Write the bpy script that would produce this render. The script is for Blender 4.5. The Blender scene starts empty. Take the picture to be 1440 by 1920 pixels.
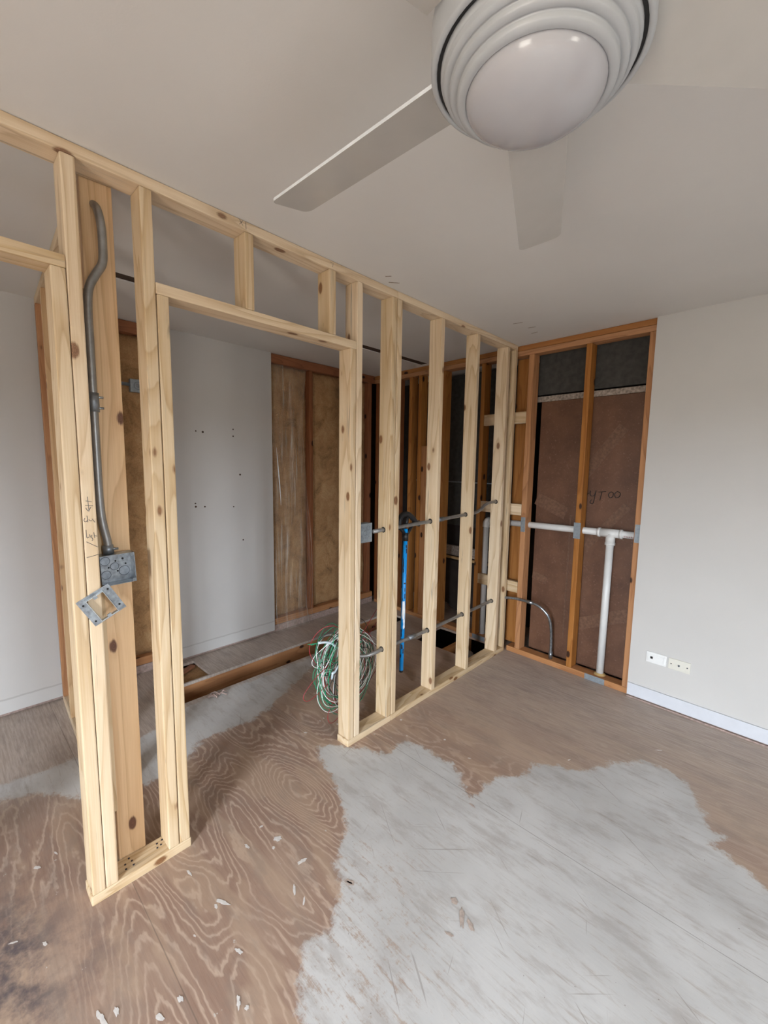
import bpy, bmesh, math, random
import numpy as np
from mathutils import Vector, Matrix, noise
C = bpy.context.scene.collection
S = bpy.context.scene
rnd = random.Random(7)

# ------------------------------------------------------------------ camera
H_CAM = 1.52
YAW, PITCH, ROLL, FPX = math.radians(43.5529), math.radians(6.3967), math.radians(-0.84987), 796.44
def cam_axes():
    cy, sy, cp, sp = math.cos(YAW), math.sin(YAW), math.cos(PITCH), math.sin(PITCH)
    f = Vector((-sy*cp, cy*cp, -sp)); r = Vector((cy, sy, 0)); d = f.cross(r)
    cr, sr = math.cos(ROLL), math.sin(ROLL)
    return r*cr + d*sr, -r*sr + d*cr, f
r_, d_, f_ = cam_axes()
cd = bpy.data.cameras.new('camera'); cam = bpy.data.objects.new('camera', cd); C.objects.link(cam)
cd.sensor_fit = 'VERTICAL'; cd.sensor_height = 36.0; cd.lens = FPX/1920*36.0
cd.clip_start = 0.02
m = Matrix.Identity(4)
for i in range(3):
    m[i][0] = r_[i]; m[i][1] = -d_[i]; m[i][2] = -f_[i]
m.translation = Vector((0, 0, H_CAM)); cam.matrix_world = m
S.camera = cam
S.view_settings.view_transform = 'Standard'; S.view_settings.look = 'None'
S.view_settings.gamma = 1.0; S.view_settings.use_curve_mapping = False
S.view_settings.exposure = 0.0

# ------------------------------------------------------------------ world and daylight
w = bpy.data.worlds.new('overcast_sky'); S.world = w; w.use_nodes = True
wn = w.node_tree; bg = wn.nodes['Background']
wt_ = wn.nodes.new('ShaderNodeTexCoord'); ws_ = wn.nodes.new('ShaderNodeSeparateXYZ'); wn.links.new(wt_.outputs['Generated'], ws_.inputs[0])
wr_ = wn.nodes.new('ShaderNodeValToRGB'); wn.links.new(ws_.outputs[2], wr_.inputs[0])
wr_.color_ramp.elements[0].position = 0.0; wr_.color_ramp.elements[0].color = (0.17, 0.16, 0.14, 1)      # garden / ground below the horizon
wr_.color_ramp.elements[1].position = 0.05; wr_.color_ramp.elements[1].color = (0.77, 0.86, 0.97, 1)
e_ = wr_.color_ramp.elements.new(0.5); e_.color = (0.96, 1.03, 1.12, 1)                                       # overcast, brighter overhead
wn.links.new(wr_.outputs[0], bg.inputs[0]); bg.inputs[1].default_value = SKY = 70.0
WIN1 = (-0.15, 0.78, 0.10, 2.12)      # x0 x1 z0 z1 on the wall at y=-2.6
FILL_WIN = (0.0, 0.5, 0.9, 2.05)       # added window for general fill: y0 y1 z0 z1 on the wall at x=2.5
def portal(name, loc, rot, sx, sy):
    l = bpy.data.lights.new(name, 'AREA'); l.shape = 'RECTANGLE'; l.size = sx; l.size_y = sy; l.cycles.is_portal = True
    o = bpy.data.objects.new(name, l); o.location = loc; o.rotation_euler = rot; C.objects.link(o); return o
portal('daylight_portal_behind', ((WIN1[0]+WIN1[1])/2, -2.71, (WIN1[2]+WIN1[3])/2), (math.radians(90), 0, 0), WIN1[1]-WIN1[0], WIN1[3]-WIN1[2])
portal('fill_portal_right', (2.61, (FILL_WIN[0]+FILL_WIN[1])/2, (FILL_WIN[2]+FILL_WIN[3])/2), (math.radians(90), 0, math.radians(90)), FILL_WIN[1]-FILL_WIN[0], FILL_WIN[3]-FILL_WIN[2])

# ------------------------------------------------------------------ material helpers
def new_mat(name):
    mt = bpy.data.materials.new(name); mt.use_nodes = True
    nt = mt.node_tree; b = nt.nodes['Principled BSDF']
    return mt, nt, b
def N(nt, t, **kw):
    n = nt.nodes.new(t)
    for k, v in kw.items():
        if k.startswith('_'): n.inputs[int(k[1:])].default_value = v
        else: setattr(n, k, v)
    return n
def ramp(nt, fac, stops):
    n = nt.nodes.new('ShaderNodeValToRGB'); e = n.color_ramp.elements
    e[0].position = stops[0][0]; e[0].color = tuple(stops[0][1]) + (1,)
    e[1].position = stops[-1][0]; e[1].color = tuple(stops[-1][1]) + (1,)
    for p, c in stops[1:-1]:
        q = e.new(p); q.color = tuple(c) + (1,)
    nt.links.new(fac, n.inputs[0]); return n.outputs[0]
def mix(nt, fac, a, b, mode='MIX'):
    n = nt.nodes.new('ShaderNodeMix'); n.data_type = 'RGBA'; n.blend_type = mode
    if isinstance(fac, (int, float)): n.inputs[0].default_value = fac
    else: nt.links.new(fac, n.inputs[0])
    for i, v in ((6, a), (7, b)):
        if isinstance(v, tuple): n.inputs[i].default_value = v + (1,) if len(v) == 3 else v
        else: nt.links.new(v, n.inputs[i])
    return n.outputs[2]
def math_n(nt, op, a, b=None, c=None, clamp=False):
    n = nt.nodes.new('ShaderNodeMath'); n.operation = op; n.use_clamp = clamp
    for i, v in enumerate((a, b, c)):
        if v is None: continue
        if isinstance(v, (int, float)): n.inputs[i].default_value = v
        else: nt.links.new(v, n.inputs[i])
    return n.outputs[0]
def mapping(nt, src, scale=(1, 1, 1), loc=(0, 0, 0)):
    n = nt.nodes.new('ShaderNodeMapping'); n.inputs['Scale'].default_value = scale; n.inputs['Location'].default_value = loc
    nt.links.new(src, n.inputs['Vector']); return n.outputs[0]
def noise_n(nt, vec, scale, detail=3, rough=0.55, dist=0.0):
    n = nt.nodes.new('ShaderNodeTexNoise'); n.inputs['Scale'].default_value = scale
    n.inputs['Detail'].default_value = detail; n.inputs['Roughness'].default_value = rough
    n.inputs['Distortion'].default_value = dist
    nt.links.new(vec, n.inputs['Vector']); return n.outputs[0]
def bump(nt, bsdf, h, strength, dist):
    n = nt.nodes.new('ShaderNodeBump'); n.inputs['Strength'].default_value = strength; n.inputs['Distance'].default_value = dist
    nt.links.new(h, n.inputs['Height']); nt.links.new(n.outputs[0], bsdf.inputs['Normal'])
def smooth(nt, v, lo, hi):
    n = nt.nodes.new('ShaderNodeMapRange'); n.interpolation_type = 'SMOOTHSTEP'
    n.inputs[1].default_value = lo; n.inputs[2].default_value = hi
    nt.links.new(v, n.inputs[0]); return n.outputs[0]

def wood(name, light, mid, dark, knot, stain=(0.25, 0.25, 0.25), stain_amt=0.35, rough=0.6, knots=1.0):
    """softwood with growth rings running along local Z, fine fibre, knots and grey streaks"""
    mt, nt, b = new_mat(name)
    tc = N(nt, 'ShaderNodeTexCoord'); oi = N(nt, 'ShaderNodeObjectInfo')
    off = N(nt, 'ShaderNodeVectorMath', operation='MULTIPLY'); off.inputs[1].default_value = (3.7, 5.3, 41.0)
    cmb = N(nt, 'ShaderNodeCombineXYZ')
    for i in range(3): nt.links.new(oi.outputs['Random'], cmb.inputs[i])
    nt.links.new(cmb.outputs[0], off.inputs[0])
    add = N(nt, 'ShaderNodeVectorMath', operation='ADD')
    nt.links.new(tc.outputs['Object'], add.inputs[0]); nt.links.new(off.outputs[0], add.inputs[1])
    p = add.outputs[0]
    # rings: distance to a wandering pith
    warp = noise_n(nt, mapping(nt, p, (2.6, 2.6, 0.30)), 1.6, 2, 0.45)
    fib = noise_n(nt, mapping(nt, p, (14, 14, 0.35)), 1.0, 2, 0.5)
    r = math_n(nt, 'MULTIPLY_ADD', warp, 17.0, math_n(nt, 'MULTIPLY', fib, 3.0))
    ring = math_n(nt, 'FRACT', r)
    ringc = ramp(nt, ring, [(0.0, light), (0.45, light), (0.8, mid), (0.93, dark), (1.0, light)])
    fine = noise_n(nt, mapping(nt, p, (260, 260, 5)), 1.0, 3, 0.6)
    col = mix(nt, 0.46, ringc, ramp(nt, fine, [(0.3, mid), (0.62, light)]))
    big = noise_n(nt, mapping(nt, p, (9, 9, 0.8)), 1.0, 2)
    col = mix(nt, smooth(nt, big, 0.45, 0.75), col, mix(nt, 0.55, col, mid))
    # grey mineral streaks
    st = noise_n(nt, mapping(nt, p, (42, 42, 1.3)), 1.0, 4, 0.7, 0.8)
    stf = math_n(nt, 'MULTIPLY', smooth(nt, st, 0.60, 0.70), stain_amt)
    col = mix(nt, stf, col, stain)
    # knots
    if knots:
        v = N(nt, 'ShaderNodeTexVoronoi', feature='F1'); v.inputs['Scale'].default_value = 1.0
        nt.links.new(mapping(nt, p, (8.5, 8.5, 4.4)), v.inputs['Vector'])
        dist = math_n(nt, 'ADD', v.outputs['Distance'], math_n(nt, 'MULTIPLY_ADD', fine, 0.07, -0.03))
        halo = smooth(nt, dist, 0.30, 0.12)
        col = mix(nt, math_n(nt, 'MULTIPLY', halo, 0.5), col, mid)
        kn = smooth(nt, dist, 0.145, 0.095)
        kr = math_n(nt, 'FRACT', math_n(nt, 'MULTIPLY', dist, 45.0))
        kcol = mix(nt, kr, knot, tuple(c*0.55 for c in knot))
        col = mix(nt, math_n(nt, 'MULTIPLY', kn, knots), col, kcol)
    # board to board variation
    hs = N(nt, 'ShaderNodeHueSaturation')
    nt.links.new(math_n(nt, 'MULTIPLY_ADD', oi.outputs['Random'], 0.22, 0.89), hs.inputs['Value'])
    nt.links.new(math_n(nt, 'MULTIPLY_ADD', oi.outputs['Random'], -0.2, 1.08), hs.inputs['Saturation'])
    nt.links.new(col, hs.inputs['Color'])
    nt.links.new(hs.outputs[0], b.inputs['Base Color']); b.inputs['Roughness'].default_value = rough
    b.inputs['Specular IOR Level'].default_value = 0.3
    bump(nt, b, math_n(nt, 'ADD', fine, ring), 0.25, 0.0006)
    return mt

def plain(name, col, rough=0.5, metal=0.0, var=0.08, nscale=40, bmp=0.0, bscale=300, alpha=1.0, spec=0.5, coord='Object'):
    mt, nt, b = new_mat(name)
    tc = N(nt, 'ShaderNodeTexCoord')
    n = noise_n(nt, tc.outputs[coord], nscale, 4)
    lo = tuple(c*(1-var) for c in col); hi = tuple(min(1, c*(1+var)) for c in col)
    nt.links.new(ramp(nt, n, [(0.3, lo), (0.7, hi)]), b.inputs['Base Color'])
    b.inputs['Roughness'].default_value = rough; b.inputs['Metallic'].default_value = metal
    b.inputs['Specular IOR Level'].default_value = spec; b.inputs['Alpha'].default_value = alpha
    if bmp: bump(nt, b, noise_n(nt, tc.outputs[coord], bscale, 3), bmp, 0.001)
    return mt

M = {}
M['new'] = wood('new_pine', (0.70, 0.555, 0.375), (0.56, 0.395, 0.225), (0.42, 0.27, 0.135), (0.29, 0.145, 0.07), (0.17, 0.155, 0.14), 0.6)
M['board'] = wood('amber_pine', (0.66, 0.44, 0.22), (0.54, 0.32, 0.14), (0.44, 0.24, 0.095), (0.16, 0.065, 0.03), (0.3, 0.2, 0.12), 0.1)
M['old'] = wood('aged_orange_fir', (0.43, 0.195, 0.068), (0.33, 0.135, 0.043), (0.22, 0.082, 0.026), (0.05, 0.02, 0.01), (0.12, 0.06, 0.04), 0.3)
M['oldd'] = wood('aged_red_fir', (0.30, 0.115, 0.05), (0.22, 0.08, 0.034), (0.15, 0.052, 0.022), (0.04, 0.015, 0.01), (0.12, 0.07, 0.05), 0.3)
M['galv'] = plain('galvanised_steel', (0.31, 0.335, 0.355), 0.3, 0.85, 0.35, 60)
M['galvb'] = plain('brighter_galvanised_steel', (0.62, 0.66, 0.68), 0.28, 0.85, 0.2, 60)  # lighter copy of the galvanised steel, used on the collar
M['plate'] = plain('dull_zinc', (0.30, 0.34, 0.37), 0.5, 0.6, 0.15, 50)
M['galvd'] = plain('darker_galvanised_steel', (0.24, 0.26, 0.28), 0.45, 0.8, 0.2, 60)  # darker copy of the galvanised steel
M['emt'] = plain('steel_conduit', (0.29, 0.285, 0.275), 0.38, 0.7, 0.15, 30)
M['pvc'] = plain('white_pvc', (0.68, 0.68, 0.66), 0.35, 0, 0.04, 15)
M['blue'] = plain('blue_paint', (0.0, 0.25, 0.66), 0.35, 0, 0.1, 20)
M['chip'] = plain('chipped_dark_metal', (0.015, 0.017, 0.03), 0.6)
M['blk'] = plain('black_cast_iron', (0.013, 0.013, 0.014), 0.45, 0.2, 0.3, 80)
M['label_highlight'] = plain('white_label_and_highlights', (0.75, 0.78, 0.8), 0.5)  # also paints the lit blade edges and the film highlight
M['fanw'] = plain('fan_white_enamel', (0.45, 0.465, 0.475), 0.38, 0, 0.02, 30)
M['blade'] = plain('fan_blade_satin', (0.50, 0.485, 0.455), 0.22, 0, 0.03, 10)
M['gap'] = plain('dark_vent_gap', (0.02, 0.02, 0.02), 0.8)
M['white'] = plain('white_plastic', (0.78, 0.78, 0.76), 0.35, 0, 0.02)
M['ivory'] = plain('ivory_plastic', (0.68, 0.66, 0.58), 0.4, 0, 0.02)
M['dark'] = plain('black_hole', (0.01, 0.009, 0.008), 0.9)
M['ink'] = plain('black_marker', (0.015, 0.012, 0.012), 0.7)
M['pencil'] = plain('pencil_graphite', (0.10, 0.09, 0.09), 0.6)
M['red_ink'] = plain('red_print', (0.35, 0.03, 0.03), 0.6)
M['wg'] = plain('green_insulation', (0.02, 0.28, 0.14), 0.4)
M['ww'] = plain('white_insulation', (0.82, 0.82, 0.80), 0.4)
M['wr'] = plain('red_insulation', (0.30, 0.02, 0.03), 0.4)
M['wk'] = plain('black_insulation', (0.015, 0.02, 0.018), 0.4)
M['wt'] = plain('pale_blue_tape', (0.62, 0.72, 0.78), 0.4)
M['felt'] = plain('charcoal_board', (0.050, 0.047, 0.042), 0.85, 0, 0.25, 25, 0.4, 200)
M['cavity'] = plain('dark_cavity_surface', (0.03, 0.022, 0.018), 0.95, 0, 0.3, 8)
M['sheath'] = plain('old_wall_sheathing', (0.06, 0.035, 0.022), 0.9, 0, 0.3, 8)
M['foam'] = plain('yellow_pipe_sealant', (0.45, 0.30, 0.12), 0.9)
M['paint_w'] = plain('baseboard_white_paint', (0.60, 0.615, 0.65), 0.45, 0, 0.03, 20)
M['bluishgrey'] = plain('grey_concrete_dust', (0.3, 0.29, 0.28), 0.95)

def wall_mat(name, col, base_line=False):
    mt, nt, b = new_mat(name); tc = N(nt, 'ShaderNodeTexCoord'); g = N(nt, 'ShaderNodeNewGeometry')
    n = noise_n(nt, g.outputs['Position'], 2.2, 4)
    c = ramp(nt, n, [(0.3, tuple(x*0.975 for x in col)), (0.7, tuple(x*1.02 for x in col))])
    if base_line:
        sp = N(nt, 'ShaderNodeSeparateXYZ'); nt.links.new(g.outputs['Position'], sp.inputs[0])
        z = math_n(nt, 'ADD', sp.outputs[2], math_n(nt, 'MULTIPLY', noise_n(nt, g.outputs['Position'], 18, 3), 0.01))
        band = smooth(nt, z, 0.112, 0.106)
        line = math_n(nt, 'MULTIPLY', smooth(nt, z, 0.118, 0.112), smooth(nt, z, 0.102, 0.108))
        c = mix(nt, math_n(nt, 'MULTIPLY', band, 0.25), c, (0.60, 0.60, 0.59))
        c = mix(nt, math_n(nt, 'MULTIPLY', line, 0.35), c, (0.25, 0.23, 0.21))
    nt.links.new(c, b.inputs['Base Color']); b.inputs['Roughness'].default_value = 0.85
    b.inputs['Specular IOR Level'].default_value = 0.2
    bump(nt, b, noise_n(nt, g.outputs['Position'], 220, 3), 0.22, 0.0008)
    return mt
M['wall'] = wall_mat('greige_wall_paint', (0.56, 0.545, 0.52))
M['wall_base'] = wall_mat('greige_wall_paint_with_old_baseboard_line', (0.56, 0.545, 0.525), True)
M['ceil'] = wall_mat('warm_white_ceiling_paint', (0.69, 0.675, 0.65))

def insulation_mat():
    mt, nt, b = new_mat('aged_fibreglass'); tc = N(nt, 'ShaderNodeTexCoord')
    n = noise_n(nt, tc.outputs['Object'], 7, 6, 0.7, 0.6)
    f = noise_n(nt, mapping(nt, tc.outputs['Object'], (60, 60, 60)), 1.5, 4, 0.8)
    c = ramp(nt, n, [(0.28, (0.17, 0.085, 0.033)), (0.48, (0.47, 0.245, 0.10)), (0.68, (0.60, 0.38, 0.19))])
    c = mix(nt, 0.3, c, ramp(nt, f, [(0.35, (0.14, 0.08, 0.03)), (0.65, (0.52, 0.36, 0.18))]))
    nt.links.new(c, b.inputs['Base Color']); b.inputs['Roughness'].default_value = 0.95
    bump(nt, b, math_n(nt, 'ADD', f, n), 0.8, 0.01); return mt
M['ins'] = insulation_mat()
def panel_mat():
    mt, nt, b = new_mat('brown_fibreglass_panel_back'); tc = N(nt, 'ShaderNodeTexCoord')
    n = noise_n(nt, tc.outputs['Object'], 4, 5, 0.65); f = noise_n(nt, tc.outputs['Object'], 70, 4, 0.7)
    c = ramp(nt, n, [(0.3, (0.088, 0.038, 0.020)), (0.7, (0.165, 0.078, 0.042))])
    c = mix(nt, smooth(nt, f, 0.56, 0.74), c, (0.20, 0.11, 0.075))
    nt.links.new(c, b.inputs['Base Color']); b.inputs['Roughness'].default_value = 0.5
    bump(nt, b, f, 0.4, 0.002); return mt
M['panel'] = panel_mat()
M['tape'] = plain('raised_brown_tape', (0.15, 0.078, 0.047), 0.4, 0, 0.3, 50, 0.4, 100)
M['seam'] = plain('pale_seam_tape', (0.30, 0.25, 0.21), 0.8, 0, 0.5, 60)
def film_mat():
    mt, nt, b = new_mat('clear_poly_film'); tc = N(nt, 'ShaderNodeTexCoord')
    b.inputs['Base Color'].default_value = (0.62, 0.55, 0.47, 1); b.inputs['Roughness'].default_value = 0.22
    f = noise_n(nt, mapping(nt, tc.outputs['Object'], (1, 22, 1.2)), 1.5, 3, 0.6)
    nt.links.new(math_n(nt, 'MULTIPLY_ADD', smooth(nt, f, 0.48, 0.75), 0.5, 0.10), b.inputs['Alpha'])
    bump(nt, b, f, 0.6, 0.02); return mt
M['film'] = film_mat()
def lens_mat():
    mt, nt, b = new_mat('frosted_glass_lens'); tc = N(nt, 'ShaderNodeTexCoord')
    n = noise_n(nt, tc.outputs['Object'], 12, 2)
    nt.links.new(ramp(nt, n, [(0.3, (0.44, 0.435, 0.455)), (0.7, (0.475, 0.47, 0.485))]), b.inputs['Base Color'])
    b.inputs['Roughness'].default_value = 0.16; b.inputs['Subsurface Weight'].default_value = 0.0
    return mt
M['lens'] = lens_mat()

M['splat2'] = plain('dusty_pinkish_wood', (0.34, 0.25, 0.215), 0.8, 0, 0.3, 60)
# floor ------------------------------------------------------------
def floor_mat():
    mt, nt, b = new_mat('worn_plywood_with_grey_skim_patches'); g = N(nt, 'ShaderNodeNewGeometry'); P = g.outputs['Position']
    def att(nm):
        a = N(nt, 'ShaderNodeAttribute'); a.attribute_name = nm; return a.outputs['Fac']
    sp = N(nt, 'ShaderNodeSeparateXYZ'); nt.links.new(P, sp.inputs[0]); X, Y = sp.outputs[0], sp.outputs[1]
    # rotary cut plywood: contour lines of a smooth field stretched along X
    f0 = noise_n(nt, mapping(nt, P, (0.85, 3.1, 1), (3.1, 0.4, 0)), 1.25, 2, 0.45, 0.35)
    jit = noise_n(nt, mapping(nt, P, (14, 46, 1)), 1.0, 2)
    fld = math_n(nt, 'ADD', math_n(nt, 'MULTIPLY_ADD', f0, 23.0, math_n(nt, 'MULTIPLY', jit, 1.1)), math_n(nt, 'MULTIPLY', att('whorl'), 9.0))
    fr = math_n(nt, 'FRACT', fld)
    wavy = noise_n(nt, mapping(nt, P, (1.6, 4, 1)), 1.0, 2)
    grain = ramp(nt, fr, [(0.0, (0.36, 0.245, 0.19)), (0.5, (0.325, 0.215, 0.165)), (0.66, (0.39, 0.275, 0.215)), (0.8, (0.62, 0.49, 0.395)), (0.93, (0.56, 0.44, 0.35)), (1.0, (0.39, 0.275, 0.215))])
    flat = mix(nt, smooth(nt, wavy, 0.35, 0.65), (0.42, 0.305, 0.24), (0.50, 0.385, 0.30))
    gstr = smooth(nt, noise_n(nt, mapping(nt, P, (1.0, 1.8, 1), (5, 2, 0)), 1.1, 2), 0.30, 0.52)
    near = smooth(nt, att('near'), 0.15, 0.85)
    ply = mix(nt, math_n(nt, 'MULTIPLY', gstr, math_n(nt, 'MULTIPLY_ADD', near, 0.8, 0.2)), flat, grain)
    fine = noise_n(nt, mapping(nt, P, (7, 110, 1)), 1.0, 3, 0.7)
    ply = mix(nt, 0.24, ply, ramp(nt, fine, [(0.3, (0.30, 0.205, 0.155)), (0.7, (0.58, 0.46, 0.37))]))
    ply = mix(nt, math_n(nt, 'MULTIPLY', smooth(nt, noise_n(nt, mapping(nt, P, (1.1, 4.5, 1), (9, 4, 0)), 1.6, 3, 0.55), 0.50, 0.56), 0.45), ply, (0.53, 0.405, 0.30))
    ply = mix(nt, 1.0, ply, (0.87, 0.83, 0.80), 'MULTIPLY')
    # traffic film: greyish worn plywood farther away
    ply = mix(nt, math_n(nt, 'MULTIPLY', att('dust'), 0.62), ply, mix(nt, smooth(nt, fine, 0.35, 0.7), (0.40, 0.355, 0.32), (0.58, 0.545, 0.505)))
    # smudges
    sm = math_n(nt, 'MULTIPLY', att('smudge'), smooth(nt, noise_n(nt, P, 9, 5, 0.7), 0.36, 0.66))
    ply = mix(nt, math_n(nt, 'MULTIPLY', sm, 0.95), ply, (0.10, 0.082, 0.09))
    # white paint specks / flakes
    spn = noise_n(nt, P, 17, 5, 0.72)
    spk = math_n(nt, 'MULTIPLY', smooth(nt, spn, 0.675, 0.70), 0.8)
    ply = mix(nt, spk, ply, (0.55, 0.52, 0.48))
    # grey skim coat
    e = math_n(nt, 'MULTIPLY_ADD', noise_n(nt, P, 21, 6, 0.75), 0.15, math_n(nt, 'MULTIPLY_ADD', noise_n(nt, P, 5, 3), 0.06, -0.105))
    sd = math_n(nt, 'ADD', att('paint'), e)
    mask = smooth(nt, sd, -0.012, 0.02)
    scr = noise_n(nt, mapping(nt, P, (6, 55, 1)), 1.0, 5, 0.75)
    spo = noise_n(nt, P, 42, 5, 0.75)
    g1 = mix(nt, smooth(nt, noise_n(nt, P, 2.3, 3), 0.35, 0.65), (0.50, 0.50, 0.49), (0.60, 0.60, 0.59))
    g2 = mix(nt, math_n(nt, 'MULTIPLY', smooth(nt, scr, 0.52, 0.70), 0.62), g1, (0.36, 0.32, 0.285))
    wearm = math_n(nt, 'MULTIPLY', smooth(nt, math_n(nt, 'MULTIPLY_ADD', att('wear'), 0.05, math_n(nt, 'MULTIPLY_ADD', scr, 0.45, math_n(nt, 'MULTIPLY', spo, 0.55))), 0.555, 0.66), math_n(nt, 'MULTIPLY_ADD', att('wear'), 0.6, 0.2))
    g2 = mix(nt, wearm, g2, (0.40, 0.31, 0.25))
    mk = N(nt, 'ShaderNodeTexVoronoi', feature='DISTANCE_TO_EDGE'); mk.inputs['Scale'].default_value = 3.0
    nt.links.new(mapping(nt, P, (1, 1, 1)), mk.inputs['Vector'])
    for ang_, sc_, lo_ in ((0.55, (2.2, 75, 1), 0.70), (-0.75, (2.5, 85, 1), 0.72), (1.25, (3, 90, 1), 0.73)):
        mr_ = N(nt, 'ShaderNodeVectorRotate'); mr_.inputs['Angle'].default_value = ang_; nt.links.new(P, mr_.inputs[0])
        sc = smooth(nt, noise_n(nt, mapping(nt, mr_.outputs[0], sc_), 1.0, 2, 0.5), lo_, lo_+0.03)
        g2 = mix(nt, math_n(nt, 'MULTIPLY', sc, 0.5), g2, (0.24, 0.21, 0.19))
    mott = noise_n(nt, P, 7, 5, 0.7)
    g2 = mix(nt, math_n(nt, 'MULTIPLY', smooth(nt, mott, 0.52, 0.72), 0.35), g2, (0.43, 0.40, 0.37))
    dots = smooth(nt, noise_n(nt, P, 75, 2, 0.5), 0.745, 0.775)
    g2 = mix(nt, math_n(nt, 'MULTIPLY', dots, 0.6), g2, (0.16, 0.13, 0.12))
    col = mix(nt, math_n(nt, 'MULTIPLY', mask, 0.93), ply, g2)
    # sheet seams: lines along X at set y, and along Y at set x
    for y0 in (0.385, 1.605, 2.825):
        d = math_n(nt, 'ABSOLUTE', math_n(nt, 'SUBTRACT', Y, y0))
        d = math_n(nt, 'ADD', d, math_n(nt, 'MULTIPLY', jit, 0.002))
        col = mix(nt, math_n(nt, 'MULTIPLY', smooth(nt, d, 0.0036, 0.0014), 0.5), col, (0.10, 0.075, 0.06))
    d = math_n(nt, 'ABSOLUTE', math_n(nt, 'SUBTRACT', X, 0.62))
    col = mix(nt, math_n(nt, 'MULTIPLY', smooth(nt, d, 0.0035, 0.0015), 0.7), col, (0.10, 0.075, 0.06))
    blot = noise_n(nt, mapping(nt, P, (3, 9, 1), (8, 3, 0)), 1.3, 5, 0.7)
    col = mix(nt, math_n(nt, 'MULTIPLY', smooth(nt, blot, 0.48, 0.66), 0.32), col, (0.25, 0.205, 0.175))
    nt.links.new(col, b.inputs['Base Color'])
    b.inputs['Roughness'].default_value = 0.62; b.inputs['Specular IOR Level'].default_value = 0.35
    h = math_n(nt, 'ADD', math_n(nt, 'MULTIPLY', fine, 0.5), math_n(nt, 'MULTIPLY', mask, 0.6))
    bump(nt, b, math_n(nt, 'ADD', h, math_n(nt, 'MULTIPLY', spo, 0.4)), 0.35, 0.0015)
    return mt
M['floor'] = floor_mat()

# ------------------------------------------------------------------ mesh helpers
AL = -math.atan(0.055)
BACK = Matrix.Translation((0, 3.067, 0)) @ Matrix.Rotation(AL, 4, 'Z')    # back wall frame: u along wall, v into wall
PERP = Matrix.Translation((0, 0.276, 0)) @ Matrix.Rotation(AL, 4, 'Z')    # closet cross wall frame
I4 = Matrix.Identity(4)

def tag(o, label=None, cat=None, group=None, kind=None):
    if label: o['label'] = label
    if cat: o['category'] = cat
    if group: o['group'] = group
    if kind: o['kind'] = kind
    return o
def link(name, bm, mat, parent=None, smooth_=False, mw=None):
    me = bpy.data.meshes.new(name); bm.normal_update(); bm.to_mesh(me); bm.free()
    for mm in (mat if isinstance(mat, (list, tuple)) else [mat]): me.materials.append(mm)
    if smooth_:
        for p in me.polygons: p.use_smooth = True
    o = bpy.data.objects.new(name, me); C.objects.link(o)
    if mw is not None: o.matrix_world = mw
    if parent is not None:
        o.parent = parent; o.matrix_parent_inverse = WM[parent.name].inverted()
    WM[o.name] = mw.copy() if mw is not None else I4.copy()
    return o
WM = {}
def empty(name, loc, label, cat, group=None, frame=None):
    o = bpy.data.objects.new(name, None); o.empty_display_size = 0.05; C.objects.link(o)
    mw = (frame or I4) @ Matrix.Translation(loc); o.matrix_world = mw; WM[o.name] = mw
    return tag(o, label, cat, group)
def add_box(bm, lo, hi, bevel=0.0, mi=0):
    lo = Vector(lo); hi = Vector(hi); c = (lo+hi)/2; s = hi-lo
    r = bmesh.ops.create_cube(bm, size=1.0, matrix=Matrix.Translation(c) @ Matrix.Diagonal((s.x, s.y, s.z, 1)))
    fs = set(f for v in r['verts'] for f in v.link_faces)
    for f in fs: f.material_index = mi
    if bevel:
        es = set(e for v in r['verts'] for e in v.link_edges)
        bmesh.ops.bevel(bm, geom=list(es), offset=bevel, segments=2, affect='EDGES', profile=0.6, clamp_overlap=True)
def box(name, lo, hi, mat, parent=None, bevel=0.0, frame=None):
    bm = bmesh.new(); lo = Vector(lo); hi = Vector(hi); c = (lo+hi)/2
    add_box(bm, lo-c, hi-c, bevel)
    return link(name, bm, mat, parent, mw=(frame or I4) @ Matrix.Translation(c))
ROTX = {2: I4, 0: Matrix.Rotation(math.radians(90), 4, 'Y'), 1: Matrix.Rotation(math.radians(-90), 4, 'X')}
def lumber(name, lo, hi, label=None, cat='lumber', mat='new', frame=None, group=None, parent=None, bevel=0.0045, rot=None, holes=()):
    """a board; its grain runs along its longest side"""
    lo = Vector(lo); hi = Vector(hi); c = (lo+hi)/2; s = hi-lo
    ax = max(range(3), key=lambda i: s[i])
    R = ROTX[ax]
    loc = R.inverted().to_3x3() @ s; loc = Vector((abs(loc.x), abs(loc.y), abs(loc.z)))
    bm = bmesh.new(); add_box(bm, -loc/2, loc/2, bevel)
    mw = (frame or I4) @ Matrix.Translation(c) @ (rot or I4) @ R
    o = link(name, bm, M[mat], parent, mw=mw)
    if label: tag(o, label, cat, group)
    return o
def catmull(pts, n=6):
    P = [Vector(p) for p in pts]; P = [P[0]*2-P[1]] + P + [P[-1]*2-P[-2]]; out = []
    for i in range(1, len(P)-2):
        a, b, c, d = P[i-1:i+3]
        for k in range(n):
            t = k/n
            out.append(0.5*((2*b) + (c-a)*t + (2*a-5*b+4*c-d)*t*t + (3*b-a-3*c+d)*t**3))
    out.append(P[-2]); return out
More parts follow.
